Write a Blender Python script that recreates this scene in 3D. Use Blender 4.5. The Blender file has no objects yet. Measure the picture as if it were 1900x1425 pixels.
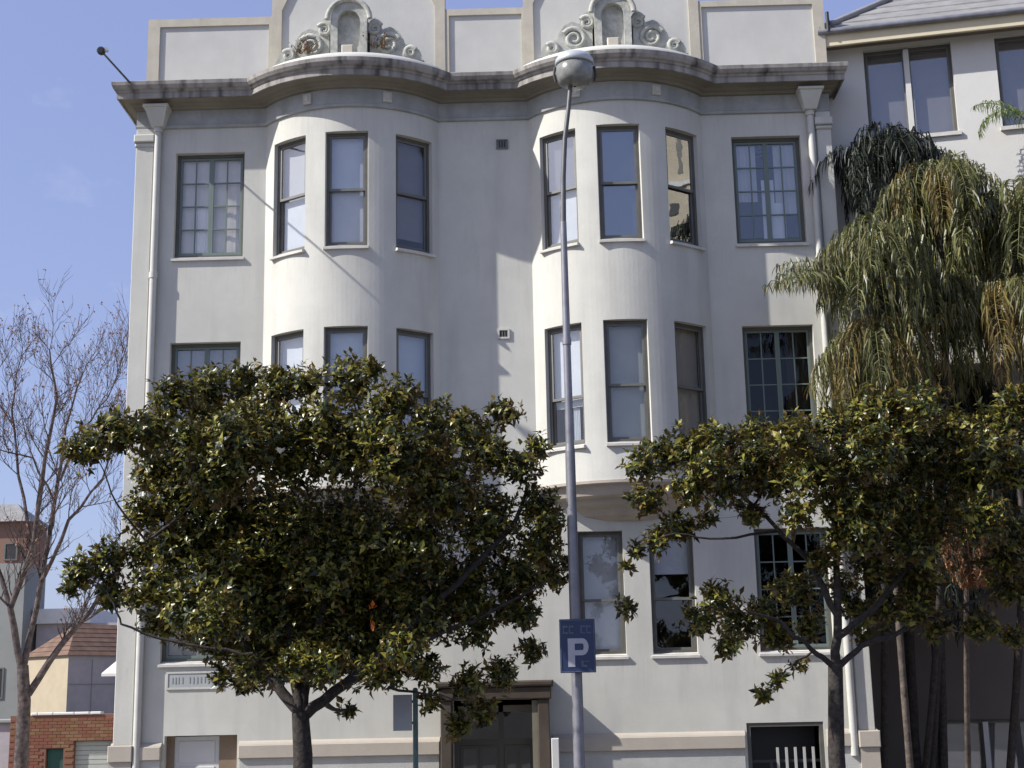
import bpy, math, random
from mathutils import Vector, Matrix

# ------------------------------------------------------------------ camera, sky, sun, exposure
SC = bpy.context.scene
COL = SC.collection
R = math.radians
CAM = Vector((0.0, -26.4, 2.3))
PITCH, ROLL, YAW, FPX = R(12.5), R(1.2), R(-0.8), 2640.0
_X = Vector((math.cos(YAW), -math.sin(YAW), 0))
_F = Vector((math.sin(YAW) * math.cos(PITCH), math.cos(YAW) * math.cos(PITCH), math.sin(PITCH)))
_U = _X.cross(_F)
CR = _X * math.cos(ROLL) - _U * math.sin(ROLL)
CU = _X * math.sin(ROLL) + _U * math.cos(ROLL)
cam = bpy.data.cameras.new("camera")
cam_o = bpy.data.objects.new("camera", cam)
COL.objects.link(cam_o)
mw = Matrix.Identity(4)
for i in range(3):
    mw[i][0], mw[i][1], mw[i][2], mw[i][3] = CR[i], CU[i], -_F[i], CAM[i]
cam_o.matrix_world = mw
cam.sensor_width = 36.0
cam.sensor_fit = 'HORIZONTAL'
cam.lens = 36.0 * FPX / 1900.0
cam.clip_end = 3000.0
SC.camera = cam_o

SUN_AZ, SUN_EL = R(251.0), R(40.3)
world = bpy.data.worlds.new("World")
SC.world = world
world.use_nodes = True
wn, wl = world.node_tree.nodes, world.node_tree.links
sky = wn.new('ShaderNodeTexSky')
sky.sky_type = 'NISHITA'
sky.sun_disc = False
sky.sun_elevation = SUN_EL
sky.sun_rotation = SUN_AZ
sky.altitude = 50
sky.air_density = 1.0
sky.dust_density = 1.6
sky.ozone_density = 1.0
bg = wn['Background']
bg.inputs['Strength'].default_value = 0.086
# thin wisps of cloud all round the sky
tc = wn.new('ShaderNodeTexCoord')
mp = wn.new('ShaderNodeMapping')
mp.inputs['Scale'].default_value = (5.0, 5.0, 9.0)
mp.inputs['Location'].default_value = (0.35, 0.2, 0.1)
nz = wn.new('ShaderNodeTexNoise')
nz.inputs['Scale'].default_value = 2.2
nz.inputs['Detail'].default_value = 7
nz.inputs['Roughness'].default_value = 0.6
rp = wn.new('ShaderNodeValToRGB')
rp.color_ramp.elements[0].position = 0.60
rp.color_ramp.elements[0].color = (0, 0, 0, 1)
rp.color_ramp.elements[1].position = 0.85
rp.color_ramp.elements[1].color = (0.35, 0.35, 0.35, 1)
mx = wn.new('ShaderNodeMixRGB')
mx.inputs['Color2'].default_value = (6.5, 6.8, 8.6, 1)
hz = wn.new('ShaderNodeMixRGB')            # a thin milky veil over the whole sky
hz.inputs['Fac'].default_value = 0.30
hz.inputs['Color2'].default_value = (5.4, 6.1, 12.0, 1)
wl.new(tc.outputs['Generated'], mp.inputs['Vector'])
wl.new(mp.outputs['Vector'], nz.inputs['Vector'])
wl.new(nz.outputs['Fac'], rp.inputs['Fac'])
wl.new(sky.outputs['Color'], hz.inputs['Color1'])
wl.new(hz.outputs['Color'], mx.inputs['Color1'])
wl.new(rp.outputs['Color'], mx.inputs['Fac'])
wl.new(mx.outputs['Color'], bg.inputs['Color'])

sun = bpy.data.lights.new("sun", 'SUN')
sun.energy = 5.0
sun.angle = R(0.5)
sun.color = (1.0, 0.97, 0.92)
sun_o = bpy.data.objects.new("sun", sun)
COL.objects.link(sun_o)
SUN = Vector((math.sin(SUN_AZ) * math.cos(SUN_EL), math.cos(SUN_AZ) * math.cos(SUN_EL), math.sin(SUN_EL)))
sun_o.rotation_euler = SUN.to_track_quat('Z', 'Y').to_euler()
sun_o.location = (-30, -20, 40)

SC.view_settings.view_transform = 'Standard'
SC.view_settings.look = 'None'
SC.view_settings.exposure = 0.45
SC.view_settings.gamma = 1.0
SC.view_settings.use_curve_mapping = False
SC.render.engine = 'CYCLES'
SC.cycles.max_bounces = 8
SC.cycles.transparent_max_bounces = 16
SC.cycles.caustics_reflective = False
SC.cycles.caustics_refractive = False

GZ = -0.6                                   # street level
rng = random.Random(7)


def at(px, py, Y):
    """world point at depth Y for a measured direction (photo pixels, 1900 wide)"""
    d = _F + CR * ((px - 950) / FPX) - CU * ((py - 712.5) / FPX)
    t = (Y - CAM.y) / d.y
    return CAM + d * t


# ------------------------------------------------------------------ materials
def mat(name, color, rough=0.8, spec=0.3, metal=0.0, var=0.0, vscale=3.0, bump=0.0, bscale=60.0,
        streak=None, color2=None, cracks=0, coords='Object'):
    m = bpy.data.materials.new(name)
    m.use_nodes = True
    n, l = m.node_tree.nodes, m.node_tree.links
    b = n['Principled BSDF']
    b.inputs['Roughness'].default_value = rough
    b.inputs['Specular IOR Level'].default_value = spec
    b.inputs['Metallic'].default_value = metal
    c = n.new('ShaderNodeRGB')
    c.outputs[0].default_value = (*color, 1)
    out = c.outputs[0]
    tc = n.new('ShaderNodeTexCoord')
    if var > 0 or color2:
        t = n.new('ShaderNodeTexNoise')
        t.inputs['Scale'].default_value = vscale
        t.inputs['Detail'].default_value = 6
        t.inputs['Roughness'].default_value = 0.65
        l.new(tc.outputs[coords], t.inputs['Vector'])
        r = n.new('ShaderNodeValToRGB')
        r.color_ramp.elements[0].position = 0.35
        r.color_ramp.elements[1].position = 0.68
        c2 = color2 or tuple(x * (1 - var) for x in color)
        r.color_ramp.elements[0].color = (*c2, 1)
        r.color_ramp.elements[1].color = (*color, 1)
        l.new(t.outputs['Fac'], r.inputs['Fac'])
        out = r.outputs['Color']
    if streak:                                # vertical weather streaks
        col, lo, hi, sx = streak
        mp = n.new('ShaderNodeMapping')
        mp.inputs['Scale'].default_value = (sx, sx, 0.35)
        l.new(tc.outputs[coords], mp.inputs['Vector'])
        t = n.new('ShaderNodeTexNoise')
        t.inputs['Scale'].default_value = 1.0
        t.inputs['Detail'].default_value = 5
        l.new(mp.outputs['Vector'], t.inputs['Vector'])
        r = n.new('ShaderNodeValToRGB')
        r.color_ramp.elements[0].position = lo
        r.color_ramp.elements[0].color = (0, 0, 0, 1)
        r.color_ramp.elements[1].position = hi
        r.color_ramp.elements[1].color = (1, 1, 1, 1)
        l.new(t.outputs['Fac'], r.inputs['Fac'])
        x = n.new('ShaderNodeMixRGB')
        l.new(r.outputs['Color'], x.inputs['Fac'])
        l.new(out, x.inputs['Color1'])
        x.inputs['Color2'].default_value = (*col, 1)
        out = x.outputs['Color']
    if cracks:
        v = n.new('ShaderNodeTexVoronoi')
        v.feature = 'DISTANCE_TO_EDGE'
        v.inputs['Scale'].default_value = 0.42
        t = n.new('ShaderNodeTexNoise')
        t.inputs['Scale'].default_value = 1.6
        t.inputs['Detail'].default_value = 6
        l.new(tc.outputs[coords], t.inputs['Vector'])
        x = n.new('ShaderNodeMixRGB')
        x.blend_type = 'ADD'
        x.inputs['Fac'].default_value = 0.55
        l.new(tc.outputs[coords], x.inputs['Color1'])
        l.new(t.outputs['Color'], x.inputs['Color2'])
        l.new(x.outputs['Color'], v.inputs['Vector'])
        r = n.new('ShaderNodeValToRGB')
        r.color_ramp.elements[0].position = 0.0
        r.color_ramp.elements[0].color = (cracks, cracks, cracks, 1)
        r.color_ramp.elements[1].position = 0.006
        r.color_ramp.elements[1].color = (0, 0, 0, 1)
        l.new(v.outputs['Distance'], r.inputs['Fac'])
        v2 = n.new('ShaderNodeTexVoronoi')          # patches of newer paint
        v2.inputs['Scale'].default_value = 0.55
        v2.distance = 'CHEBYCHEV'
        l.new(tc.outputs[coords], v2.inputs['Vector'])
        r2 = n.new('ShaderNodeValToRGB')
        r2.color_ramp.elements[0].color = (0.93, 0.93, 0.93, 1)
        r2.color_ramp.elements[1].color = (1, 1, 1, 1)
        l.new(v2.outputs['Color'], r2.inputs['Fac'])
        x2 = n.new('ShaderNodeMixRGB')
        x2.blend_type = 'MULTIPLY'
        x2.inputs['Fac'].default_value = 0.6
        l.new(out, x2.inputs['Color1'])
        l.new(r2.outputs['Color'], x2.inputs['Color2'])
        x3 = n.new('ShaderNodeMixRGB')
        l.new(r.outputs['Color'], x3.inputs['Fac'])
        l.new(x2.outputs['Color'], x3.inputs['Color1'])
        x3.inputs['Color2'].default_value = (0.20, 0.19, 0.17, 1)
        out = x3.outputs['Color']
        sep = n.new('ShaderNodeSeparateXYZ')        # rain runs hanging from sills and string courses
        l.new(tc.outputs[coords], sep.inputs[0])
        tot = None
        for zt, ln in ((13.5, 0.9), (10.78, 1.1), (6.84, 0.7), (3.0, 0.9)):
            lt = n.new('ShaderNodeMath'); lt.operation = 'LESS_THAN'; lt.inputs[1].default_value = zt
            l.new(sep.outputs['Z'], lt.inputs[0])
            mr = n.new('ShaderNodeMapRange')
            mr.inputs['From Min'].default_value = zt - ln
            mr.inputs['From Max'].default_value = zt
            l.new(sep.outputs['Z'], mr.inputs['Value'])
            mu = n.new('ShaderNodeMath'); mu.operation = 'MULTIPLY'
            l.new(lt.outputs[0], mu.inputs[0]); l.new(mr.outputs['Result'], mu.inputs[1])
            if tot is None:
                tot = mu.outputs[0]
            else:
                ad = n.new('ShaderNodeMath'); ad.operation = 'MAXIMUM'
                l.new(tot, ad.inputs[0]); l.new(mu.outputs[0], ad.inputs[1])
                tot = ad.outputs[0]
        mp = n.new('ShaderNodeMapping')
        mp.inputs['Scale'].default_value = (3.6, 3.6, 0.3)
        l.new(tc.outputs[coords], mp.inputs['Vector'])
        t = n.new('ShaderNodeTexNoise'); t.inputs['Detail'].default_value = 4
        l.new(mp.outputs['Vector'], t.inputs['Vector'])
        r = n.new('ShaderNodeValToRGB')
        r.color_ramp.elements[0].position = 0.52
        r.color_ramp.elements[0].color = (0, 0, 0, 1)
        r.color_ramp.elements[1].position = 0.75
        r.color_ramp.elements[1].color = (0.30, 0.30, 0.30, 1)
        l.new(t.outputs['Fac'], r.inputs['Fac'])
        mu = n.new('ShaderNodeMath'); mu.operation = 'MULTIPLY'
        l.new(tot, mu.inputs[0]); l.new(r.outputs['Color'], mu.inputs[1])
        x4 = n.new('ShaderNodeMixRGB')
        l.new(mu.outputs[0], x4.inputs['Fac'])
        l.new(out, x4.inputs['Color1'])
        x4.inputs['Color2'].default_value = (0.33, 0.32, 0.29, 1)
        out = x4.outputs['Color']
    l.new(out, b.inputs['Base Color'])
    if bump > 0:
        t = n.new('ShaderNodeTexNoise')
        t.inputs['Scale'].default_value = bscale
        t.inputs['Detail'].default_value = 4
        l.new(tc.outputs[coords], t.inputs['Vector'])
        bp = n.new('ShaderNodeBump')
        bp.inputs['Strength'].default_value = bump
        bp.inputs['Distance'].default_value = 0.02
        l.new(t.outputs['Fac'], bp.inputs['Height'])
        l.new(bp.outputs['Normal'], b.inputs['Normal'])
    return m


def glass_mat(name, base, tint=0.75, col=(0.92, 0.96, 1.0)):
    m = bpy.data.materials.new(name)
    m.use_nodes = True
    n, l = m.node_tree.nodes, m.node_tree.links
    n.remove(n['Principled BSDF'])
    o = n['Material Output']
    tr = n.new('ShaderNodeBsdfTransparent')
    tr.inputs['Color'].default_value = (tint, tint, tint, 1)
    gl = n.new('ShaderNodeBsdfGlossy')
    gl.inputs['Roughness'].default_value = 0.005
    gl.inputs['Color'].default_value = (*col, 1)
    fr = n.new('ShaderNodeLayerWeight')
    fr.inputs['Blend'].default_value = 0.5
    pw = n.new('ShaderNodeMath')
    pw.operation = 'POWER'
    pw.inputs[1].default_value = 4.0
    ma = n.new('ShaderNodeMath')
    ma.operation = 'MULTIPLY_ADD'
    ma.use_clamp = True
    ma.inputs[1].default_value = 0.7
    ma.inputs[2].default_value = base
    tcx = n.new('ShaderNodeTexCoord')          # old drawn glass: slow ripples
    tx = n.new('ShaderNodeTexNoise')
    tx.inputs['Scale'].default_value = 2.5
    l.new(tcx.outputs['Object'], tx.inputs['Vector'])
    bp = n.new('ShaderNodeBump')
    bp.inputs['Strength'].default_value = 0.018
    bp.inputs['Distance'].default_value = 0.02
    l.new(tx.outputs['Fac'], bp.inputs['Height'])
    l.new(bp.outputs['Normal'], gl.inputs['Normal'])
    mix = n.new('ShaderNodeMixShader')
    l.new(fr.outputs['Facing'], pw.inputs[0])
    l.new(pw.outputs[0], ma.inputs[0])
    l.new(ma.outputs[0], mix.inputs[0])
    l.new(tr.outputs[0], mix.inputs[1])
    l.new(gl.outputs[0], mix.inputs[2])
    l.new(mix.outputs[0], o.inputs['Surface'])
    return m


def leaf_mat(name, cols, back, rough=0.3, spec=0.5, trans=0.12):
    m = bpy.data.materials.new(name)
    m.use_nodes = True
    n, l = m.node_tree.nodes, m.node_tree.links
    b = n['Principled BSDF']
    b.inputs['Roughness'].default_value = rough
    b.inputs['Specular IOR Level'].default_value = spec
    g = n.new('ShaderNodeNewGeometry')
    r = n.new('ShaderNodeValToRGB')
    r.color_ramp.interpolation = 'LINEAR'
    el = r.color_ramp.elements
    while len(el) < len(cols):
        el.new(0.5)
    for i, c in enumerate(cols):
        el[i].position = i / (len(cols) - 1)
        el[i].color = (*c, 1)
    l.new(g.outputs['Random Per Island'], r.inputs['Fac'])
    x = n.new('ShaderNodeMixRGB')
    l.new(g.outputs['Backfacing'], x.inputs['Fac'])
    l.new(r.outputs['Color'], x.inputs['Color1'])
    x.inputs['Color2'].default_value = (*back, 1)
    l.new(x.outputs['Color'], b.inputs['Base Color'])
    t = n.new('ShaderNodeBsdfTranslucent')
    l.new(r.outputs['Color'], t.inputs['Color'])
    mix = n.new('ShaderNodeMixShader')
    mix.inputs[0].default_value = trans
    l.new(b.outputs[0], mix.inputs[1])
    l.new(t.outputs[0], mix.inputs[2])
    l.new(mix.outputs[0], n['Material Output'].inputs['Surface'])
    return m


M = {}
M['stucco'] = mat('stucco', (0.60, 0.592, 0.535), 0.9, 0.2, var=0.13, vscale=0.9, bump=0.25, bscale=90,
                  streak=((0.45, 0.445, 0.41), 0.50, 0.84, 2.4), cracks=0.05)
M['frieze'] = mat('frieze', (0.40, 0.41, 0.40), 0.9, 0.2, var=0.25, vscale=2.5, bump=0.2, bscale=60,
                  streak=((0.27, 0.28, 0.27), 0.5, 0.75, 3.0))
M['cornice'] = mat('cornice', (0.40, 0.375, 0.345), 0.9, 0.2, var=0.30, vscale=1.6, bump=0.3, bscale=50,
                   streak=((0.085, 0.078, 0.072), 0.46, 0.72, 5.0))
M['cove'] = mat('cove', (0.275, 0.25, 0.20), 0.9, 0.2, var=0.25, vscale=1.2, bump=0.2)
M['parapet'] = mat('parapet', (0.56, 0.555, 0.52), 0.9, 0.2, var=0.10, vscale=1.6, bump=0.2, bscale=60,
                   streak=((0.50, 0.49, 0.47), 0.55, 0.8, 3.5))
M['cream'] = mat('cream_render', (0.54, 0.50, 0.41), 0.9, 0.2, var=0.16, vscale=2.5, bump=0.2,
                 streak=((0.40, 0.37, 0.30), 0.52, 0.8, 4.0))
M['crest'] = mat('crest_stucco', (0.54, 0.535, 0.485), 0.9, 0.2, color2=(0.30, 0.31, 0.27), vscale=5.0, bump=0.4, bscale=30)
M['plinth'] = mat('plinth_band', (0.45, 0.405, 0.34), 0.85, 0.25, var=0.12, vscale=2.0, bump=0.2)
M['base'] = mat('base_wall', (0.48, 0.48, 0.45), 0.9, 0.2, var=0.18, vscale=1.5, bump=0.25)
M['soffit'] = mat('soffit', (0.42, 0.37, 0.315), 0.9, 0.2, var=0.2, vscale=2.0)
M['frame'] = mat('window_frame', (0.115, 0.11, 0.095), 0.5, 0.4, var=0.25, vscale=4.0)
M['sash'] = mat('sash_paint', (0.16, 0.16, 0.145), 0.5, 0.4, var=0.2, vscale=4.0)
M['muntin'] = mat('muntin_paint', (0.15, 0.19, 0.17), 0.5, 0.4)
M['sill'] = mat('sill', (0.60, 0.58, 0.54), 0.8, 0.3, var=0.2, vscale=5.0)
M['pipe'] = mat('downpipe', (0.53, 0.525, 0.485), 0.55, 0.4, var=0.12, vscale=3.0)
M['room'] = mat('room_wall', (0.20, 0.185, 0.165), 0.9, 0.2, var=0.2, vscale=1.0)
M['portal'] = mat('portal_brown', (0.075, 0.058, 0.044), 0.7, 0.3, var=0.3, vscale=2.0)  # brown deepened to take in the tree's shade
M['door'] = mat('door_paint', (0.09, 0.088, 0.075), 0.5, 0.4, var=0.2, vscale=2.0)  # darkened along with the portal to hold its shade
M['brown_trim'] = mat('brown_trim', (0.24, 0.175, 0.12), 0.6, 0.3, var=0.2)
M['door_col'] = mat('door_column', (0.20, 0.18, 0.135), 0.6, 0.3, var=0.2)
M['white_door'] = mat('white_door', (0.58, 0.58, 0.56), 0.5, 0.4, var=0.08, vscale=1.5)
M['plaque'] = mat('plaque', (0.42, 0.44, 0.43), 0.6, 0.4, var=0.2)
M['letter'] = mat('plaque_letter', (0.27, 0.285, 0.285), 0.6, 0.4)
M['dark'] = mat('dark_paint', (0.03, 0.03, 0.035), 0.5, 0.4)
M['bar'] = mat('pale_bars', (0.42, 0.41, 0.385), 0.5, 0.4)
M['glass'] = glass_mat('glass', 0.05, 0.97)
M['glass_mid'] = glass_mat('glass_mid', 0.10, 0.97)
M['glass_sky'] = glass_mat('glass_sky', 0.22, 0.7)
M['glass_dark'] = glass_mat('glass_dark', 0.03, 0.5)


def blind_mat(name, c):
    return mat(name, c, 0.85, 0.2, var=0.12, vscale=2.0)


M['b_white'] = blind_mat('blind_white', (0.62, 0.66, 0.70))
M['b_bright'] = blind_mat('net_curtain', (0.88, 0.88, 0.87))  # brighter, whiter curtain tone
M['b_cream'] = blind_mat('curtain_cream', (0.78, 0.745, 0.69))
M['b_grey'] = blind_mat('blind_grey', (0.46, 0.48, 0.50))
M['b_green'] = blind_mat('blind_green', (0.40, 0.42, 0.38))
M['b_brown'] = blind_mat('blind_brown', (0.36, 0.33, 0.29))
M['b_dark'] = blind_mat('blind_dark', (0.20, 0.19, 0.195))

M['bark'] = mat('bark', (0.065, 0.056, 0.05), 0.9, 0.2, color2=(0.028, 0.024, 0.022), vscale=14, bump=0.6, bscale=30)
M['bark_pale'] = mat('bare_bark', (0.15, 0.118, 0.112), 0.9, 0.2, color2=(0.04, 0.032, 0.032), vscale=9, bump=0.5, bscale=30)
M['palm_bark'] = mat('palm_bark', (0.15, 0.122, 0.10), 0.9, 0.2, color2=(0.06, 0.05, 0.042), vscale=6, bump=0.6, bscale=20)
M['magnolia'] = leaf_mat('magnolia_leaf', [(0.010, 0.016, 0.006), (0.024, 0.036, 0.009), (0.060, 0.072, 0.014), (0.25, 0.235, 0.038), (0.16, 0.105, 0.024)],
                         (0.15, 0.098, 0.036), 0.34, 0.40, 0.22)
M['palm_green'] = leaf_mat('palm_leaflet', [(0.06, 0.075, 0.024), (0.13, 0.142, 0.045), (0.21, 0.21, 0.075), (0.24, 0.195, 0.075)],
                           (0.10, 0.105, 0.05), 0.4, 0.4, 0.22)
M['palm_gold'] = leaf_mat('palm_leaflet_gold', [(0.13, 0.115, 0.03), (0.21, 0.165, 0.045), (0.25, 0.175, 0.055), (0.13, 0.14, 0.035)],
                          (0.15, 0.11, 0.045), 0.45, 0.35, 0.22)
M['palm_shaded'] = leaf_mat('palm_leaflet_shaded', [(0.012, 0.018, 0.012), (0.02, 0.026, 0.016), (0.03, 0.036, 0.02)],  # leaf colour darkened to stand for shade on these palms
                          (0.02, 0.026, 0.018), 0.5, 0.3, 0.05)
M['palm_fresh'] = leaf_mat('palm_leaflet_fresh', [(0.09, 0.14, 0.03), (0.13, 0.18, 0.045), (0.17, 0.20, 0.06)],
                           (0.13, 0.17, 0.05), 0.4, 0.4, 0.3)
M['palm_dead'] = leaf_mat('palm_leaflet_dead', [(0.24, 0.12, 0.06), (0.33, 0.17, 0.085), (0.40, 0.23, 0.12)],
                          (0.32, 0.17, 0.09), 0.7, 0.2, 0.15)
M['bud'] = leaf_mat('bud', [(0.22, 0.10, 0.075), (0.33, 0.17, 0.10), (0.20, 0.15, 0.07)], (0.25, 0.12, 0.08), 0.6, 0.2, 0.1)
M['weed'] = leaf_mat('weed', [(0.10, 0.10, 0.035), (0.16, 0.10, 0.05), (0.20, 0.10, 0.07)], (0.14, 0.09, 0.05), 0.6, 0.2, 0.1)
M['steel'] = mat('galvanised', (0.25, 0.25, 0.275), 0.45, 0.5, 0.35, var=0.3, vscale=5.0)
M['steel_dark'] = mat('galvanised_dark', (0.12, 0.118, 0.12), 0.5, 0.5, 0.25, var=0.25, vscale=5.0)
M['lamp_top'] = mat('lamp_canopy', (0.46, 0.49, 0.50), 0.4, 0.5, 0.2)
M['lamp_bowl'] = mat('lamp_bowl', (0.25, 0.255, 0.235), 0.25, 0.5, var=0.35, vscale=9.0)
M['sign_blue'] = mat('sign_blue', (0.027, 0.043, 0.105), 0.4, 0.4, var=0.15)
M['sign_white'] = mat('sign_white', (0.42, 0.42, 0.47), 0.4, 0.4, var=0.12, vscale=12)
M['sign_pale'] = mat('sign_pale_blue', (0.10, 0.14, 0.21), 0.4, 0.4, var=0.5, vscale=18)
M['teal'] = mat('teal_paint', (0.09, 0.16, 0.16), 0.5, 0.4, var=0.3, vscale=6.0)
M['plate'] = mat('grey_plate', (0.36, 0.38, 0.40), 0.5, 0.4, var=0.12)
M['ground'] = mat('ground', (0.16, 0.15, 0.13), 0.95, 0.2, var=0.4, vscale=0.4)
M['asphalt'] = mat('asphalt', (0.055, 0.055, 0.056), 0.9, 0.3, var=0.3, vscale=1.5, bump=0.3)
M['paving'] = mat('paving', (0.32, 0.30, 0.275), 0.9, 0.25, var=0.2, vscale=1.2, bump=0.2)
M['kerb'] = mat('kerb', (0.36, 0.35, 0.33), 0.9, 0.25, var=0.2, vscale=2.0)
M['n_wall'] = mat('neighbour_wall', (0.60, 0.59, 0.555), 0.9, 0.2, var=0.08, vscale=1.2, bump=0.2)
M['n_lower_shaded'] = mat('neighbour_lower_shaded', (0.15, 0.128, 0.112), 0.9, 0.2, var=0.12, vscale=1.2, bump=0.2)  # shade of the recess painted into the wall colour
M['fascia'] = mat('fascia', (0.62, 0.55, 0.39), 0.7, 0.3, var=0.1, vscale=2.0)
M['eave'] = mat('eave', (0.20, 0.16, 0.115), 0.8, 0.3, var=0.2)
M['tile_grey'] = mat('tile_grey', (0.27, 0.265, 0.255), 0.7, 0.35, var=0.3, vscale=3.0)
M['terracotta'] = mat('terracotta', (0.20, 0.125, 0.09), 0.8, 0.25, var=0.4, vscale=3.0)
M['brick_red'] = mat('brick_red', (0.24, 0.088, 0.06), 0.9, 0.2, color2=(0.17, 0.075, 0.052), vscale=1.6, bump=0.3)
M['brick_b'] = mat('brick_brown', (0.22, 0.105, 0.055), 0.9, 0.2, color2=(0.16, 0.09, 0.05), vscale=1.8, bump=0.3)
M['brick_c'] = mat('brick_olive', (0.25, 0.145, 0.08), 0.9, 0.2, color2=(0.19, 0.11, 0.065), vscale=2.0, bump=0.3)
M['mortar'] = mat('mortar', (0.20, 0.105, 0.075), 0.95, 0.1)
M['capping'] = mat('capping', (0.70, 0.69, 0.66), 0.8, 0.3, var=0.1)
M['green_door'] = mat('green_door', (0.03, 0.10, 0.075), 0.5, 0.4, var=0.2)
M['shutter'] = mat('roller_shutter', (0.43, 0.44, 0.40), 0.6, 0.4, var=0.08)
M['h_yellow'] = mat('house_yellow', (0.44, 0.375, 0.27), 0.9, 0.2, var=0.12)
M['h_grey'] = mat('house_grey', (0.44, 0.41, 0.42), 0.9, 0.2, var=0.15)
M['h_pale'] = mat('house_pale', (0.30, 0.31, 0.295), 0.9, 0.2, var=0.15, vscale=0.8)
M['h_brick'] = mat('house_brick', (0.24, 0.155, 0.12), 0.9, 0.2, color2=(0.26, 0.15, 0.11), vscale=2.5)
M['tower'] = mat('tower_stone', (0.56, 0.49, 0.37), 0.9, 0.2, var=0.12, vscale=0.4)
M['orange'] = mat('orange_scrap', (0.45, 0.12, 0.015), 0.6, 0.3)
M['petal'] = mat('petal', (0.80, 0.76, 0.70), 0.5, 0.3)


# ------------------------------------------------------------------ mesh helpers
class MB:
    def __init__(self, xf=None):
        self.v, self.f, self.s, self.xf = [], [], [], xf

    def add(self, pts, faces, smooth=False):
        k = len(self.v)
        self.v += [tuple(self.xf(*p)) if self.xf else tuple(p) for p in pts]
        self.f += [tuple(i + k for i in f) for f in faces]
        self.s += [smooth] * len(faces)

    def quad(self, a, b, c, d):
        self.add([a, b, c, d], [(0, 1, 2, 3)])

    def box(self, x0, x1, y0, y1, z0, z1):
        self.add([(x0, y0, z0), (x1, y0, z0), (x1, y1, z0), (x0, y1, z0),
                  (x0, y0, z1), (x1, y0, z1), (x1, y1, z1), (x0, y1, z1)],
                 [(0, 3, 2, 1), (4, 5, 6, 7), (0, 1, 5, 4), (1, 2, 6, 5), (2, 3, 7, 6), (3, 0, 4, 7)])

    def bevbox(self, x0, x1, y0, y1, z0, z1, b=0.01):
        """box with its front (y0) edges chamfered"""
        self.add([(x0 + b, y0, z0 + b), (x1 - b, y0, z0 + b), (x1 - b, y0, z1 - b), (x0 + b, y0, z1 - b),
                  (x0, y0 + b, z0), (x1, y0 + b, z0), (x1, y0 + b, z1), (x0, y0 + b, z1),
                  (x0, y1, z0), (x1, y1, z0), (x1, y1, z1), (x0, y1, z1)],
                 [(0, 1, 2, 3), (4, 5, 1, 0), (5, 6, 2, 1), (6, 7, 3, 2), (7, 4, 0, 3),
                  (8, 9, 5, 4), (9, 10, 6, 5), (10, 11, 7, 6), (11, 8, 4, 7), (11, 10, 9, 8)])

    def ring(self, x0, x1, z0, z1, w, y0, y1, wb=None, wt=None):
        wb, wt = wb or w, wt or w
        self.box(x0, x0 + w, y0, y1, z0, z1)
        self.box(x1 - w, x1, y0, y1, z0, z1)
        self.box(x0 + w, x1 - w, y0, y1, z0, z0 + wb)
        self.box(x0 + w, x1 - w, y0, y1, z1 - wt, z1)

    def prism(self, poly, y0, y1):
        """polygon in xz (counter-clockwise seen from -y) pushed from y0 to y1"""
        n = len(poly)
        pts = [(x, y0, z) for x, z in poly] + [(x, y1, z) for x, z in poly]
        self.add(pts, [tuple(range(n)), tuple(range(2 * n - 1, n - 1, -1))] +
                 [(i, n + i, n + (i + 1) % n, (i + 1) % n) for i in range(n)])

    def tube(self, pts, radii, sides=8, cap=True):
        pts = [Vector(p) for p in pts]
        n = len(pts)
        base, vs, fs = None, [], []
        for i, p in enumerate(pts):
            t = (pts[min(i + 1, n - 1)] - pts[max(i - 1, 0)])
            t = t.normalized() if t.length > 1e-9 else Vector((0, 0, 1))
            if base is None:
                base = t.orthogonal().normalized()
            base = (base - t * base.dot(t))
            base = base.normalized() if base.length > 1e-6 else t.orthogonal().normalized()
            b2 = t.cross(base)
            for k in range(sides):
                a = 2 * math.pi * k / sides
                vs.append(p + (base * math.cos(a) + b2 * math.sin(a)) * radii[i])
        for i in range(n - 1):
            for k in range(sides):
                k2 = (k + 1) % sides
                fs.append((i * sides + k, i * sides + k2, (i + 1) * sides + k2, (i + 1) * sides + k))
        self.add(vs, fs, True)
        if cap:
            self.add(vs[-sides:], [tuple(range(sides))])
            self.add(vs[:sides], [tuple(range(sides - 1, -1, -1))])

    def lathe(self, prof, c, seg=24, a0=0.0, a1=2 * math.pi, smooth=True):
        full = abs(a1 - a0 - 2 * math.pi) < 1e-6
        m = seg if full else seg + 1
        pts = []
        for r, z in prof:
            for k in range(m):
                a = a0 + (a1 - a0) * k / seg
                pts.append((c[0] + r * math.cos(a), c[1] + r * math.sin(a), z))
        fs = []
        for i in range(len(prof) - 1):
            for k in range(seg):
                k2 = (k + 1) % m if full else k + 1
                fs.append((i * m + k, i * m + k2, (i + 1) * m + k2, (i + 1) * m + k))
        self.add(pts, fs, smooth)

    def mesh(self, name, material):
        me = bpy.data.meshes.new(name)
        me.from_pydata(self.v, [], self.f)
        me.polygons.foreach_set('use_smooth', self.s)
        me.materials.append(material)
        me.update()
        return me

    def build(self, name, material, parent=None, **props):
        return put(name, self.mesh(name, material), parent, **props)


def put(name, me, parent=None, loc=None, **props):
    o = bpy.data.objects.new(name, me)
    COL.objects.link(o)
    if parent is not None:
        o.parent = parent
        if parent.type == 'EMPTY':
            o.matrix_parent_inverse = (Matrix.Translation(parent.location) @ parent.rotation_euler.to_matrix().to_4x4()).inverted()
    if loc is not None:
        o.location = loc
    for k, v in props.items():
        o[k] = v
    return o


def thing(name, label, cat, loc, group=None):
    o = bpy.data.objects.new(name, None)
    o.empty_display_size = 0.3
    COL.objects.link(o)
    o.location = loc
    o['label'], o['category'] = label, cat
    if group:
        o['group'] = group
    return o


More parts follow.
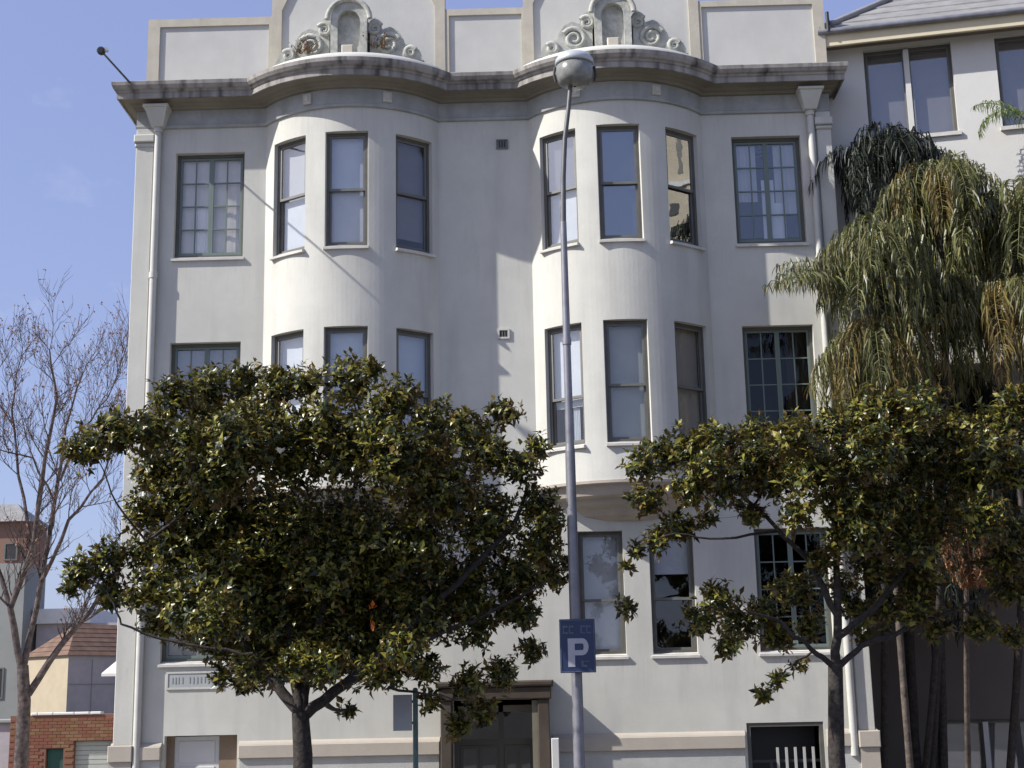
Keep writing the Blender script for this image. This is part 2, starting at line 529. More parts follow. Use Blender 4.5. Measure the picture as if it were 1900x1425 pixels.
def tag(o, label, cat, group=None):
    o['label'], o['category'] = label, cat
    if group:
        o['group'] = group
    return o


def grid_wall(mb, us, zs, holes, P, reveal=0.0, sub=None):
    """sheet P(u,z,depth) on breakpoints, cells inside holes left out; each hole gets reveals"""
    us, zs = sorted(set(round(u, 5) for u in us)), sorted(set(round(z, 5) for z in zs))
    for i in range(len(us) - 1):
        for j in range(len(zs) - 1):
            cu, cz = (us[i] + us[i + 1]) / 2, (zs[j] + zs[j + 1]) / 2
            if any(h[0] < cu < h[1] and h[2] < cz < h[3] for h in holes):
                continue
            mb.add([P(us[i], zs[j], 0), P(us[i + 1], zs[j], 0), P(us[i + 1], zs[j + 1], 0), P(us[i], zs[j + 1], 0)], [(0, 1, 2, 3)], sub is not None)
    for h in holes:
        if len(h) > 4 and not h[4]:
            continue
        u0, u1, z0, z1 = h[:4]
        mb.quad(P(u0, z0, 0), P(u0, z1, 0), P(u0, z1, reveal), P(u0, z0, reveal))
        mb.quad(P(u1, z1, 0), P(u1, z0, 0), P(u1, z0, reveal), P(u1, z1, reveal))
        n = sub or 1
        for k in range(n):
            a, b = u0 + (u1 - u0) * k / n, u0 + (u1 - u0) * (k + 1) / n
            mb.quad(P(a, z0, 0), P(a, z0, reveal), P(b, z0, reveal), P(b, z0, 0))
            mb.quad(P(a, z1, 0), P(b, z1, 0), P(b, z1, reveal), P(a, z1, reveal))


# ------------------------------------------------------------------ ground
g = MB(); g.box(-600, 600, -600, 900, GZ - 0.6, GZ - 0.16)
g.build('ground', M['ground'], kind='structure')
g = MB(); g.box(-300, 300, -19.6, -7.2, GZ - 0.3, GZ - 0.13)
g.build('road', M['asphalt'], kind='structure')
g = MB(); g.box(-300, 300, -7.05, 2.0, GZ - 0.3, GZ)
g.build('footpath', M['paving'], kind='structure')
g = MB(); g.box(-300, 300, -7.2, -7.05, GZ - 0.3, GZ + 0.004)
g.build('kerb', M['kerb'], kind='structure')
g = MB(); g.box(-300, 300, -40.0, -19.6, GZ - 0.3, GZ + 0.0)
g.build('far_footpath', M['paving'], kind='structure')

# ------------------------------------------------------------------ main building
XL, XR = -7.70, 6.00
XC = (XL + XR) / 2
BC = (-3.43, 1.77)                          # bay centres
RB, YB, HB = 2.125, 1.275, 1.70             # bay arc radius, circle centre depth, half width
TH = math.asin(HB / RB)
ZTOP, ZBAY = 14.30, 6.16
bld = thing('apartment_building', 'white stuccoed apartment building of three storeys with two curved bay fronts', 'building', (XC, 0, GZ))

FL_L, FL_R = (-6.92, -5.56), (4.05, 5.40)
wins = []                                    # flat windows: x0,x1,z0,z1
flat = {
    'top_l': (*FL_L, 10.83, 12.99), 'mid_l': (*FL_L, 6.90, 9.12), 'low_l': (*FL_L, 3.08, 5.30),
    'top_r': (*FL_R, 10.83, 13.03), 'mid_r': (*FL_R, 6.90, 9.18), 'low_r': (*FL_R, 3.05, 5.30),
    'low_1a': (BC[0] - .98, BC[0] - .15, 3.05, 5.32), 'low_1b': (BC[0] + .33, BC[0] + 1.15, 3.05, 5.32),
    'low_2a': (BC[1] - .98, BC[1] - .15, 3.05, 5.32), 'low_2b': (BC[1] + .33, BC[1] + 1.15, 3.05, 5.32),
}
GAR_L, GAR_R, DOOR = (-6.79, -5.47, GZ, 1.78), (3.72, 5.10, GZ, 1.80), (-1.56, -0.03, GZ, 2.30)
holes = [(*h, True) for h in flat.values()] + [(*GAR_L, True), (*GAR_R, True), (*DOOR, True)]
for c in BC:
    holes.append((c - HB, c + HB, ZBAY, 13.9, False))
us, zs = [XL, XR], [GZ - 0.1, ZTOP]
for h in holes:
    us += [h[0], h[1]]; zs += [h[2], h[3]]
wall = MB()
grid_wall(wall, us, zs, holes, lambda u, z, d: (u, d, z), 0.26)
YBK = 11.0
wall.quad((XL, YBK, GZ - .1), (XL, 0, GZ - .1), (XL, 0, ZTOP), (XL, YBK, ZTOP))
wall.quad((XR, 0, GZ - .1), (XR, YBK, GZ - .1), (XR, YBK, ZTOP), (XR, 0, ZTOP))
wall.quad((XR, YBK, GZ - .1), (XL, YBK, GZ - .1), (XL, YBK, ZTOP), (XR, YBK, ZTOP))
wall.build('wall', M['stucco'], bld)
r = MB(); r.box(XL + .02, XR - .02, 0.02, YBK - .02, ZTOP - .12, ZTOP - .02)
r.build('roof', M['cornice'], bld)
# rooms behind the glass: partitions, slabs and back wall
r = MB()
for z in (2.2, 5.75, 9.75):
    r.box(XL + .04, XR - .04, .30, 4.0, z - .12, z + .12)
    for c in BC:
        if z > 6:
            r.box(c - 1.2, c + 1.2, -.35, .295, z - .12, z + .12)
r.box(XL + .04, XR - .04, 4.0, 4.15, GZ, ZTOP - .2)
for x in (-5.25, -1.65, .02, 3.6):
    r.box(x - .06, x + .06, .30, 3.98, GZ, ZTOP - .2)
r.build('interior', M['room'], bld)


def bay_xf(c):
    def P(u, z, d):                          # u = angle
        return (c + (RB - d) * math.sin(u), YB - (RB - d) * math.cos(u), z)
    return P


BW = 11.2 * math.pi / 180                    # half angle of a bay window
BTH = [-R(33.6), 0.0, R(37.0)]
BTOP, BMID = (10.72, 13.02), (6.84, 9.15)
for c in BC:
    P = bay_xf(c)
    holes = []
    for t in BTH:
        holes += [(t - BW, t + BW, *BTOP, True), (t - BW, t + BW, *BMID, True)]
    us = [-TH + 2 * TH * k / 44 for k in range(45)]
    zs = [ZBAY, 13.95]
    for h in holes:
        us += [h[0], h[1]]; zs += [h[2], h[3]]
    b = MB()
    grid_wall(b, us, zs, holes, P, 0.24, sub=6)
    b.build('bay_wall', M['stucco'], bld)
    # corbelled underside
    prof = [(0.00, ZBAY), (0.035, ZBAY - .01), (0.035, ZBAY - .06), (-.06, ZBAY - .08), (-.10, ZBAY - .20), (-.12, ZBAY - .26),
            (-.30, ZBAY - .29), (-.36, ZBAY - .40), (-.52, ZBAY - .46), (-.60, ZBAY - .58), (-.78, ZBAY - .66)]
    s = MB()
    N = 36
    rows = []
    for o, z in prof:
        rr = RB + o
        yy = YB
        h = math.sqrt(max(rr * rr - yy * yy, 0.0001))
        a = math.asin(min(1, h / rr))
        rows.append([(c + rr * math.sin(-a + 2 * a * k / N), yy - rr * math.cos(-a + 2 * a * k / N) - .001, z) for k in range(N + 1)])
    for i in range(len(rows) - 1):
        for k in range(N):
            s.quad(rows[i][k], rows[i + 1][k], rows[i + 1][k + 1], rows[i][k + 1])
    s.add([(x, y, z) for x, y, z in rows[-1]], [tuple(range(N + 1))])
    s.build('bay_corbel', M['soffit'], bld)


# --- cornice swept round the flats, bays and returns
def path(o, side=0.62, back=2.5):
    pts = [(XL - side * o, back), (XL - side * o, -o)]
    for c in BC:
        rr = RB + o
        h = math.sqrt(rr * rr - (YB + o) ** 2)
        a = math.asin(h / rr)
        N = 36
        pts += [(c + rr * math.sin(-a + 2 * a * k / N), YB - rr * math.cos(-a + 2 * a * k / N)) for k in range(N + 1)]
    pts += [(XR + side * o * .8, -o), (XR + side * o * .8, back)]
    return pts


def sweep(name, prof, material):
    mb = MB()
    rows = [[(x, y, z) for x, y in path(o)] for o, z in prof]
    for i in range(len(rows) - 1):
        for k in range(len(rows[0]) - 1):
            mb.quad(rows[i][k], rows[i][k + 1], rows[i + 1][k + 1], rows[i + 1][k])
    return mb.build(name, material, bld)


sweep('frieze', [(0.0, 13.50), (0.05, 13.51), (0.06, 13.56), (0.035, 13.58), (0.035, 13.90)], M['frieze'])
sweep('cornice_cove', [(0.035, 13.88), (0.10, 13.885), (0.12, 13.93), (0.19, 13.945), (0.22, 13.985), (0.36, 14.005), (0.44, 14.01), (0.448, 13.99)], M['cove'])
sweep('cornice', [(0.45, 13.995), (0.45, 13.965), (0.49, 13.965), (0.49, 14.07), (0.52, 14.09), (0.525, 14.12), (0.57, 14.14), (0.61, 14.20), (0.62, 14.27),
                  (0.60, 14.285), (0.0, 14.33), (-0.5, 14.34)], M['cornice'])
# small square bosses on the bay friezes
for c in BC:
    for a in (-21, 21):
        t = R(a)
        xf = (lambda c, t: lambda u, v, w: (c + (RB + .036 - v) * math.sin(t) + u * math.cos(t), YB - (RB + .036 - v) * math.cos(t) + u * math.sin(t), w))(c, t)
        b = MB(xf)
        b.bevbox(-.09, .09, -.05, .05, 13.62, 13.84, .02)
        b.bevbox(-.05, .05, -.075, -.052, 13.67, 13.79, .015)
        b.build('frieze_boss', M['stucco'], bld)

# --- parapet: three low panelled lengths and two tall arched lengths over the bays
PY = 0.03


def panel_frame(x0, x1, z0, z1, wl, wr, wt, wb, depth=.035):
    f = MB()
    f.box(x0, x0 + wl, PY - .005, PY + .25, z0, z1)
    f.box(x1 - wr, x1, PY - .005, PY + .25, z0, z1)
    f.box(x0 + wl, x1 - wr, PY - .005, PY + .25, z1 - wt, z1)
    f.box(x0 + wl, x1 - wr, PY - .005, PY + .25, z0, z0 + wb)
    f.build('parapet_frame', M['cream'], bld)
    p = MB()
    p.box(x0 + wl, x1 - wr, PY + depth, PY + .25, z0 + wb, z1 - wt)
    p.build('parapet_panel', M['parapet'], bld)


panel_frame(-7.58, -5.07, 14.28, 15.90, .24, .06, .17, .10)
panel_frame(-1.57, .01, 14.28, 15.95, .08, .04, .14, .10)
panel_frame(3.54, 6.05, 14.28, 15.98, .06, .22, .13, .10)
for c, x0, x1 in ((BC[0], -5.07, -1.57), (BC[1], .01, 3.54)):
    f = MB()
    f.box(x0, x0 + .20, PY - .02, PY + .32, 14.28, 16.6)
    f.box(x1 - .20, x1, PY - .02, PY + .32, 14.28, 16.6)
    n, cx, hw = 16, (x0 + x1) / 2, (x1 - x0) / 2
    zo = lambda x: 16.6 + .75 * (1 - ((x - cx) / hw) ** 2)
    zi = lambda x: 16.02 + 1.05 * max(0, 1 - ((x - cx) / (hw - .2)) ** 2) ** .6
    xs = [x0 + .2 + (x1 - x0 - .4) * k / n for k in range(n + 1)]
    f.prism([(x, zi(x)) for x in xs] + [(x, zo(x)) for x in reversed(xs)], PY - .02, PY + .32)
    f.build('parapet_frame', M['cream'], bld)
    p = MB()
    p.box(x0 + .2, x1 - .2, PY + .03, PY + .30, 14.28, 17.0)
    p.build('parapet_panel', M['parapet'], bld)
    # low drum that follows the bay over the cornice
    d = MB()
    prof = [(RB + .28, 14.30), (RB + .28, 14.45), (RB + .24, 14.53), (RB + .14, 14.585), (RB + .06, 14.62), (RB - .3, 14.67)]
    a = R(49)
    d.lathe(prof, (c, YB), 32, -math.pi / 2 - a, -math.pi / 2 + a)
    d.build('blocking_course', M['parapet'], bld)
    # crest: arched niche between scrolls
    z0 = 14.62
    yb, yf = PY + .02, -.62
    nb = MB()
    arch = [(c - .36, z0), (c - .36, z0 + .86)] + [(c - .36 * math.cos(math.pi * k / 12), z0 + .86 + .36 * math.sin(math.pi * k / 12)) for k in range(1, 12)] + [(c + .36, z0 + .86), (c + .36, z0)]
    inner = [(c + .22, z0), (c + .22, z0 + .82)] + [(c + .22 * math.cos(math.pi * k / 12), z0 + .82 + .22 * math.sin(math.pi * k / 12)) for k in range(1, 12)] + [(c - .22, z0 + .82), (c - .22, z0)]
    nb.prism(list(reversed(arch + inner)), yf, -.10)
    nb.box(c - .36, c + .36, -.10, yb, z0, z0 + .86)
    crest = nb.build('crest', M['crest'], bld)
    hd = MB()
    hd.tube([(c - .42 * math.cos(math.pi * k / 12), yf - .02, z0 + .84 + .42 * math.sin(math.pi * k / 12)) for k in range(13)], [.055] * 13, 8)
    hd.build('hood_mould', M['crest'], crest)
    bk_ = MB(); bk_.box(c - .23, c + .23, yf + .13, -.101, z0, z0 + 1.06)
    bk_.build('niche_back', M['crest'], crest)
    kb = MB(); kb.bevbox(c - .13, c + .10, yf - .10, -.12, z0 - .06, z0 + .26, .02)
    kb.build('niche_block', M['cream'], crest)
    for sgn in (-1, 1):
        sp = [(.37, 0), (.37, .66), (.46, .72), (.56, .66), (.60, .52), (.74, .56), (.88, .50), (.98, .38), (1.02, .26), (1.16, .26), (1.28, .16), (1.36, 0)]
        poly = [(c + sgn * x * 1.08, z0 + z * 1.32) for x, z in sp]
        s = MB()
        s.prism(poly if sgn < 0 else list(reversed(poly)), -.46, yb)
        sc = s.build('scroll', M['crest'], crest)
        vs = []
        for cx2, cz2, rr in ((.76, .36, .24), (.50, .70, .14), (1.20, .17, .12)):
            v = MB()
            pts = []
            for k in range(26):
                a = k / 25 * 3.6 * math.pi
                q = rr * (1 - .8 * k / 25)
                pts.append((c + sgn * (cx2 + q * math.cos(a + .5)), -.47, z0 + cz2 + q * math.sin(a + .5)))
            v.tube(pts, [.055 * (1 - .5 * k / 25) for k in range(26)], 6)
            v.build('volute', M['crest'], crest)

# --- corner pilasters, rainwater heads, downpipes
for x0, x1 in ((XL - .01, -7.36), (5.72, XR + .01)):
    p = MB(); p.bevbox(x0, x1, -.06, .0, 1.63, 13.50, .01)
    p.build('pilaster', M['stucco'], bld)
    p = MB(); p.bevbox(x0 - .03, x1 + .03, -.14, .0, 13.20, 13.36, .02); p.bevbox(x0 - .015, x1 + .015, -.10, .0, 13.12, 13.195, .02)
    p.build('pilaster_capital', M['stucco'], bld)
for x in (-7.27, 5.61):
    h = MB()
    w0, w1 = .12, .25
    zb, zt = 13.50, 13.84
    ya = -.36
    h.add([(x - w0, ya + .16, zb), (x + w0, ya + .16, zb), (x + w0, -.02, zb), (x - w0, -.02, zb),
           (x - w1 + .03, ya, zt), (x + w1 - .03, ya, zt), (x + w1 - .03, -.02, zt), (x - w1 + .03, -.02, zt)],
          [(0, 3, 2, 1), (4, 5, 6, 7), (0, 1, 5, 4), (1, 2, 6, 5), (2, 3, 7, 6), (3, 0, 4, 7)])
    h.bevbox(x - w1, x + w1, ya - .03, -.02, zt + .002, zt + .06, .015)
    hp = h.build('rainwater_head', M['stucco'], bld)
    d = MB()
    d.tube([(x, -.085, 13.498), (x, -.085, 1.2)], [.068, .068], 12)
    d.tube([(x, -.085, 13.5), (x, -.085, 13.40)], [.088, .088], 12)
    for z in (10.4, 7.3, 4.2):
        d.tube([(x, -.085, z), (x, -.085, z + .12)], [.082, .082], 12)
    d.build('downpipe', M['pipe'], bld)

# --- plinth
PB = M['plinth']
for x0, x1 in ((XL - .05, -6.83), (-5.43, -1.80), (.24, 3.68), (5.14, XR + .05)):
    p = MB()
    p.bevbox(x0, x1, -.115, -.002, 1.36, 1.60, .015)
    p.add([(x0, -.09, 1.602), (x1, -.09, 1.602), (x1, -.002, 1.602), (x0, -.002, 1.602), (x0, -.055, 1.64), (x1, -.055, 1.64), (x1, -.002, 1.67), (x0, -.002, 1.67)],
          [(0, 1, 5, 4), (4, 5, 6, 7), (1, 2, 6, 5), (3, 0, 4, 7)])
    p.build('plinth_moulding', PB, bld)
    p = MB()
    p.box(x0 + .02, x1 - .02, -.06, -.002, GZ - .05, 1.355)
    p.build('plinth', M['base'], bld)
for x0, x1 in ((XL - .07, -7.33), (5.69, XR + .07)):
    p = MB(); p.bevbox(x0, x1, -.17, -.118, 1.34, 1.63, .015); p.box(x0 + .02, x1 - .02, -.13, -.062, GZ - .05, 1.335)
    p.build('pilaster_base', PB, bld)

# --- left opening: pale door in a brown surround
d = MB(); d.box(GAR_L[0] + .14, GAR_L[1] - .36, .20, .25, GZ, GAR_L[3] - .02)
gd = d.build('garage_door', M['white_door'], bld)
for k in range(5):
    z = GZ + .1 + k * .45
    p = MB(); p.bevbox(GAR_L[0] + .22, GAR_L[1] - .44, .185, .199, z, z + .38, .008)
    p.build('door_panel', M['white_door'], gd)
d = MB()
d.box(GAR_L[0] + .002, GAR_L[0] + .14, .17, .26, GZ, GAR_L[3] - .002)
d.box(GAR_L[1] - .36, GAR_L[1] - .002, .17, .26, GZ, GAR_L[3] - .002)
d.build('door_surround', M['brown_trim'], bld)

# --- right opening: dark with a gate of pale bars
d = MB(); d.box(GAR_R[0], GAR_R[1], .9, .95, GZ, GAR_R[3] + .1)
d.build('garage_back', M['dark'], bld)
gt = MB()
gt.box(GAR_R[0] + .002, GAR_R[1] - .002, .13, .17, 1.10, 1.15)
gt.box(GAR_R[0] + .002, GAR_R[0] + .06, .13, .17, GZ, 1.10)
gt.box(GAR_R[0] + .40, GAR_R[0] + .46, .13, .17, GZ, 1.10)
gate = gt.build('gate', M['dark'], bld)
bm = MB(); bm.box(-.022, .022, .10, .13, GZ + .05, 1.36)
bme = bm.mesh('gate_bar', M['bar'])
for k in range(5):
    put('gate_bar', bme, gate, (GAR_R[0] + .55 + .16 * k, 0, 0))
lf = MB(); lf.ring(GAR_R[0] + .002, GAR_R[1] - .002, GZ, GAR_R[3] - .002, .07, .02, .12)
lf.build('gate_frame', M['frame'], bld)

# --- entrance portal
p = MB()
YP = -.45
p.bevbox(-1.76, -1.562, YP, -.002, GZ, 2.30, .015)
p.bevbox(-.026, .18, YP, -.002, GZ, 2.30, .015)
p.bevbox(-1.80, .22, YP - .04, -.002, 2.303, 2.52, .02)
p.bevbox(-1.84, .26, YP - .09, -.002, 2.523, 2.63, .03)
portal = p.build('portal', M['portal'], bld)
p = MB()
p.box(-.13, -.028, YP + .06, .30, GZ, 2.28)
p.build('portal_column', M['door_col'], portal)
p = MB(); p.bevbox(.20, .33, YP - .35, YP - .002, GZ, 1.62, .01)
p.build('stair_wall', M['white_door'], bld)
p = MB()
p.box(-1.558, -1.46, .30, .38, GZ, 2.298); p.box(-.75, -.66, .30, .38, GZ, 2.298); p.box(-.128, -.03, .30, .38, GZ, 2.298)
p.box(-1.46, -.75, .30, .38, 1.50, 1.60); p.box(-.66, -.128, .30, .38, 1.50, 1.60)
p.box(-1.46, -.75, .30, .38, 2.2, 2.298); p.box(-.66, -.128, .30, .38, 2.2, 2.298)
df = p.build('door_frame', M['door'], portal)
for x0, x1 in ((-1.456, -1.107), (-1.103, -.754), (-.656, -.396), (-.392, -.132)):
    q = MB(); q.ring(x0, x1, GZ, 1.495, .055, .32, .36, wb=.5)
    q.build('door_leaf', M['door'], portal)
    q = MB(); q.box(x0 + .055, x1 - .055, .337, .343, GZ + .5, 1.44)
    q.build('door_pane', M['glass'], portal)
for x0, x1 in ((-1.46, -.75), (-.66, -.128)):
    q = MB(); q.box(x0, x1, .337, .343, 1.60, 2.2)
    q.build('fanlight', M['glass'], portal)

# --- name plaque, letters too worn to read
p = MB(); p.ring(-6.79, -5.76, 2.60, 2.92, .035, -.022, -.002)
pl = p.build('name_plaque', M['stucco'], bld)
p = MB(); p.box(-6.755, -5.795, -.012, -.003, 2.635, 2.885)
p.build('plaque_panel', M['plaque'], pl)
lr = random.Random(3)
x = -6.68
while x < -5.95:
    w = lr.uniform(.03, .055)
    q = MB()
    q.box(x, x + w * .45, -.017, -.0125, 2.70 + lr.uniform(0, .015), 2.82)
    q.build('worn_letter', M['letter'], pl)
    x += w + lr.uniform(.012, .03) + (.06 if lr.random() < .2 else 0)

# --- vents
for x, z, pale_frame in ((-.465, 13.0, 0), (-.51, 9.14, 1)):  # second vent has a pale frame
    f = MB(); f.ring(x - .115, x + .115, z - .10, z + .10, .025 if not pale_frame else .035, -.03, -.002)
    vf = f.build('vent', M['stucco'] if pale_frame else M['sash'], bld)
    q = MB(); q.box(x - .085, x + .085, -.006, -.003, z - .07, z + .07)
    q.build('vent_back', M['dark'], vf)
    for k in range(4):
        q = MB(); q.box(x - .075 + .05 * k - .010, x - .075 + .05 * k + .010, -.02, -.008, z - .068, z + .068)
        q.build('vent_bar', M['sash'], vf)


# --- windows
def sash_window(xf, hw, z0, z1, up, lo, glass_u, glass_l, split=.5, lab=None, curtain=None):
    """double hung: up / lo = (blind material, share of the half covered from the top) or None"""
    f = MB(xf); f.ring(-hw, hw, z0, z1, .055, .125, .235, wb=.07)
    w = f.build('window', M['frame'], bld)
    if lab:
        w['label'] = lab
    zm = z0 + (z1 - z0) * split
    a = hw - .056
    for (zb, zt, y, gm) in ((zm - .02, z1 - .056, .140, glass_u), (z0 + .071, zm + .03, .182, glass_l)):
        s = MB(xf); s.ring(-a, a, zb, zt, .042, y, y + .036, wb=.05)
        s.build('sash', M['sash'], w)
        s = MB(xf); s.box(-a + .0425, a - .0425, y + .016, y + .021, zb + .051, zt - .043)
        s.build('pane', M[gm], w)
    for part, zt, zb in ((up, z1 - .05, zm), (lo, zm, z0 + .05)):
        if part:
            m, share = part
            q = MB(xf); q.box(-a + .01, a - .01, .262, .268, zt - (zt - zb) * share, zt - .002)
            q.build('blind', M[m], w)
    if curtain:
        q = MB(xf)
        x0, x1, m = curtain
        n = 8
        for k in range(n):
            xa, xb = x0 + (x1 - x0) * k / n, x0 + (x1 - x0) * (k + 1) / n
            ya, yb = .30 + .02 * (k % 2), .30 + .02 * ((k + 1) % 2)
            q.add([(xa, ya, z0 + .06), (xb, yb, z0 + .06), (xb, yb, zm), (xa, ya, zm)], [(0, 1, 2, 3)])
        q.build('curtain', M[m], w)
    s = MB(xf)
    s.add([(-hw - .03, -.045, z0 - .075), (hw + .03, -.045, z0 - .075), (hw + .03, .12, z0 - .075), (-hw - .03, .12, z0 - .075),
           (-hw - .03, -.045, z0 - .03), (hw + .03, -.045, z0 - .03), (hw - .002, .124, z0 + .025), (-hw + .002, .124, z0 + .025)],
          [(0, 3, 2, 1), (4, 5, 6, 7), (0, 1, 5, 4), (1, 2, 6, 5), (2, 3, 7, 6), (3, 0, 4, 7)])
    s.build('sill', M['sill'], w)
    return w


def curtain_mesh(xf, x0, x1, z0, z1, y, m, parent, n=18, amp=.009):
    q = MB(xf)
    pts = []
    for k in range(n + 1):
        xx = x0 + (x1 - x0) * k / n
        yy = y + amp * math.sin(k * 2.1) + amp * .5 * math.sin(k * .9)
        pts += [(xx, yy, z0), (xx, yy, z1)]
    q.add(pts, [(2 * k, 2 * k + 2, 2 * k + 3, 2 * k + 1) for k in range(n)], True)
    return q.build('curtain', M[m], parent)


def casement_window(x0, x1, z0, z1, glass, curtains, rows=4):
    f = MB(); f.ring(x0, x1, z0, z1, .06, .125, .235, wb=.07)
    w = f.build('window', M['frame'], bld)
    xm = (x0 + x1) / 2
    zb, zt = z0 + .072, z1 - .062
    for a, b in ((x0 + .062, xm - .001), (xm + .001, x1 - .062)):
        s = MB(); s.ring(a, b, zb, zt, .045, .150, .190, wb=.06)
        s.build('sash', M['muntin'], w)
        ia, ib, ja, jb = a + .046, b - .046, zb + .061, zt - .046
        xmid = (ia + ib) / 2
        s = MB(); s.box(xmid - .012, xmid + .012, .155, .185, ja, jb)
        s.build('muntin', M['muntin'], w)
        hme = MB(); hme.box(0, (ib - ia) / 2 - .0125, .155, .185, -.012, .012)
        hm = hme.mesh('muntin', M['muntin'])
        pme = MB(); pme.box(.001, (ib - ia) / 2 - .0135, .168, .173, .0125, (jb - ja) / rows - .0125)
        pm = pme.mesh('pane', M[glass])
        for r_ in range(rows):
            zz = ja + (jb - ja) * r_ / rows
            for xx in (ia, xmid + .0125):
                if r_ > 0:
                    put('muntin', hm, w, (xx, 0, zz))
                put('pane', pm, w, (xx, 0, zz))
    for (ca, cb, za, zb2, m) in curtains:
        W, H = x1 - x0, z1 - z0
        curtain_mesh(None, x0 + W * ca, x0 + W * cb, z0 + H * za, z0 + H * zb2, .238 if m not in ('b_white', 'b_bright') else .212, m, w)
    s = MB()
    s.add([(x0 - .03, -.05, z0 - .075), (x1 + .03, -.05, z0 - .075), (x1 + .03, .12, z0 - .075), (x0 - .03, .12, z0 - .075),
           (x0 - .03, -.05, z0 - .03), (x1 + .03, -.05, z0 - .03), (x1 - .002, .124, z0 + .025), (x0 + .002, .124, z0 + .025)],
          [(0, 3, 2, 1), (4, 5, 6, 7), (0, 1, 5, 4), (1, 2, 6, 5), (2, 3, 7, 6), (3, 0, 4, 7)])
    s.build('sill', M['sill'], w)
    return w


full_curt = lambda m: [(.03, .97, .03, .97, m)]
casement_window(*flat['top_l'], 'glass', [(.03, .97, .03, .97, 'b_cream'), (.24, .47, .04, .5, 'b_bright')])
casement_window(*flat['mid_l'], 'glass_mid', full_curt('b_brown'))
casement_window(*flat['low_l'], 'glass', full_curt('b_brown'))
casement_window(*flat['top_r'], 'glass_mid', [(.05, .36, .42, .95, 'b_grey'), (.62, .92, .3, .95, 'b_grey'), (.42, .60, .06, .62, 'b_white'), (.55, .75, .06, .4, 'b_white')])
casement_window(*flat['mid_r'], 'glass_dark', [(.62, .97, .03, .97, 'b_brown')])
casement_window(*flat['low_r'], 'glass_dark', [])


def bay_win(c, t):
    def xf(u, v, w):
        return (c + (RB - v) * math.sin(t) + u * math.cos(t), YB - (RB - v) * math.cos(t) + u * math.sin(t), w)
    return xf


HWB = RB * math.sin(BW) - .012
for i, c in enumerate(BC):
    for j, t in enumerate(BTH):
        xf = bay_win(c, t)
        top = [[(('b_grey', 1), ('b_white', 1), 'glass_mid', 'glass_mid'), (('b_white', 1), ('b_white', 1), 'glass_mid', 'glass'), (('b_dark', 1), ('b_dark', .8), 'glass', 'glass')],
               [(('b_white', 1), ('b_white', 1), 'glass_sky', 'glass_mid'), (('b_grey', 1), ('b_grey', 1), 'glass_sky', 'glass_sky'), (None, None, 'glass_sky', 'glass_sky')]][i][j]
        sash_window(xf, HWB, *BTOP, top[0], top[1], top[2], top[3])
        mid = [[(('b_white', 1), ('b_white', 1), 'glass_mid', 'glass_mid'), (('b_white', 1), ('b_white', 1), 'glass_mid', 'glass_mid'), (('b_grey', 1), ('b_grey', 1), 'glass_mid', 'glass')],
               [(('b_white', 1), ('b_white', .18), 'glass_mid', 'glass'), (('b_green', 1), ('b_green', 1), 'glass', 'glass'), (('b_brown', 1), ('b_brown', 1), 'glass', 'glass')]][i][j]
        sash_window(xf, HWB, *BMID, mid[0], mid[1], mid[2], mid[3], split=.47 if not (i == 1 and j == 0) else .40,
                    curtain=(.02, .16, 'b_white') if (i == 1 and j == 0) else None)
for k, (up, lo, gu, gl_) in {'low_1a': (('b_grey', 1), None, 'glass', 'glass'), 'low_1b': (('b_grey', 1), ('b_grey', 1), 'glass', 'glass'),
                             'low_2a': (('b_grey', 1), ('b_white', 1), 'glass', 'glass'), 'low_2b': (('b_white', .62), None, 'glass', 'glass')}.items():
    x0, x1, z0, z1 = flat[k]
    xm = (x0 + x1) / 2
    sash_window((lambda xm: lambda u, v, w: (xm + u, v, w))(xm), (x1 - x0) / 2, z0, z1, up, lo, gu, gl_, split=.44)

# ------------------------------------------------------------------ neighbouring building on the right
NA = R(11)
NO = Vector((6.02, .5, 0))
NU, NV = Vector((math.cos(NA), -math.sin(NA), 0)), Vector((math.sin(NA), math.cos(NA), 0))


def nxf(u, v, w):
    p = NO + NU * u + NV * v
    return (p.x, p.y, w)


nb = thing('neighbouring_building', 'pale building with broad cream eaves and a grey roof beyond the palms', 'building', (6.02 + 4, 0.5, GZ))
SB, ZS = 3.2, 8.35                           # depth of set-back added to shade the lower wall, underside of upper storey
nholes = []
for k in range(4):
    nholes += [(.85 + 2.53 * k, 2.55 + 2.53 * k, 13.03, 14.95, True), (.85 + 2.53 * k, 2.55 + 2.53 * k, 9.2, 11.1, True)]
lholes = [(1.3 + 2.9 * k, 3.0 + 2.9 * k, 4.9, 6.9, True) for k in range(3)] + [(1.5, 3.3, GZ, 1.72, True), (4.6, 6.4, GZ, 1.72, True)]
w = MB(nxf)
us, zs = [0, 12], [ZS, 15.05]
for h in nholes:
    us += [h[0], h[1]]; zs += [h[2], h[3]]
grid_wall(w, us, zs, nholes, lambda u, z, d: (u, d, z), .22)
w.quad((12, 0, ZS), (12, 9, ZS), (12, 9, 15.05), (12, 0, 15.05))
w.quad((12, 9, GZ), (0, 9, GZ), (0, 9, 15.05), (12, 9, 15.05))
w.quad((0, 9, ZS), (0, 0, ZS), (0, 0, 15.05), (0, 9, 15.05))
w.quad((0, 0, ZS), (0, SB, ZS), (12, SB, ZS), (12, 0, ZS))
w.build('wall', M['n_wall'], nb)
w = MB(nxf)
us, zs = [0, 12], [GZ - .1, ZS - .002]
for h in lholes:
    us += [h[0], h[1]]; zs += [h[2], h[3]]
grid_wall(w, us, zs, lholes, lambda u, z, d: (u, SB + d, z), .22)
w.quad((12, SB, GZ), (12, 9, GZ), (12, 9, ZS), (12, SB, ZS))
w.build('lower_wall', M['n_lower_shaded'], nb)
w = MB(nxf)
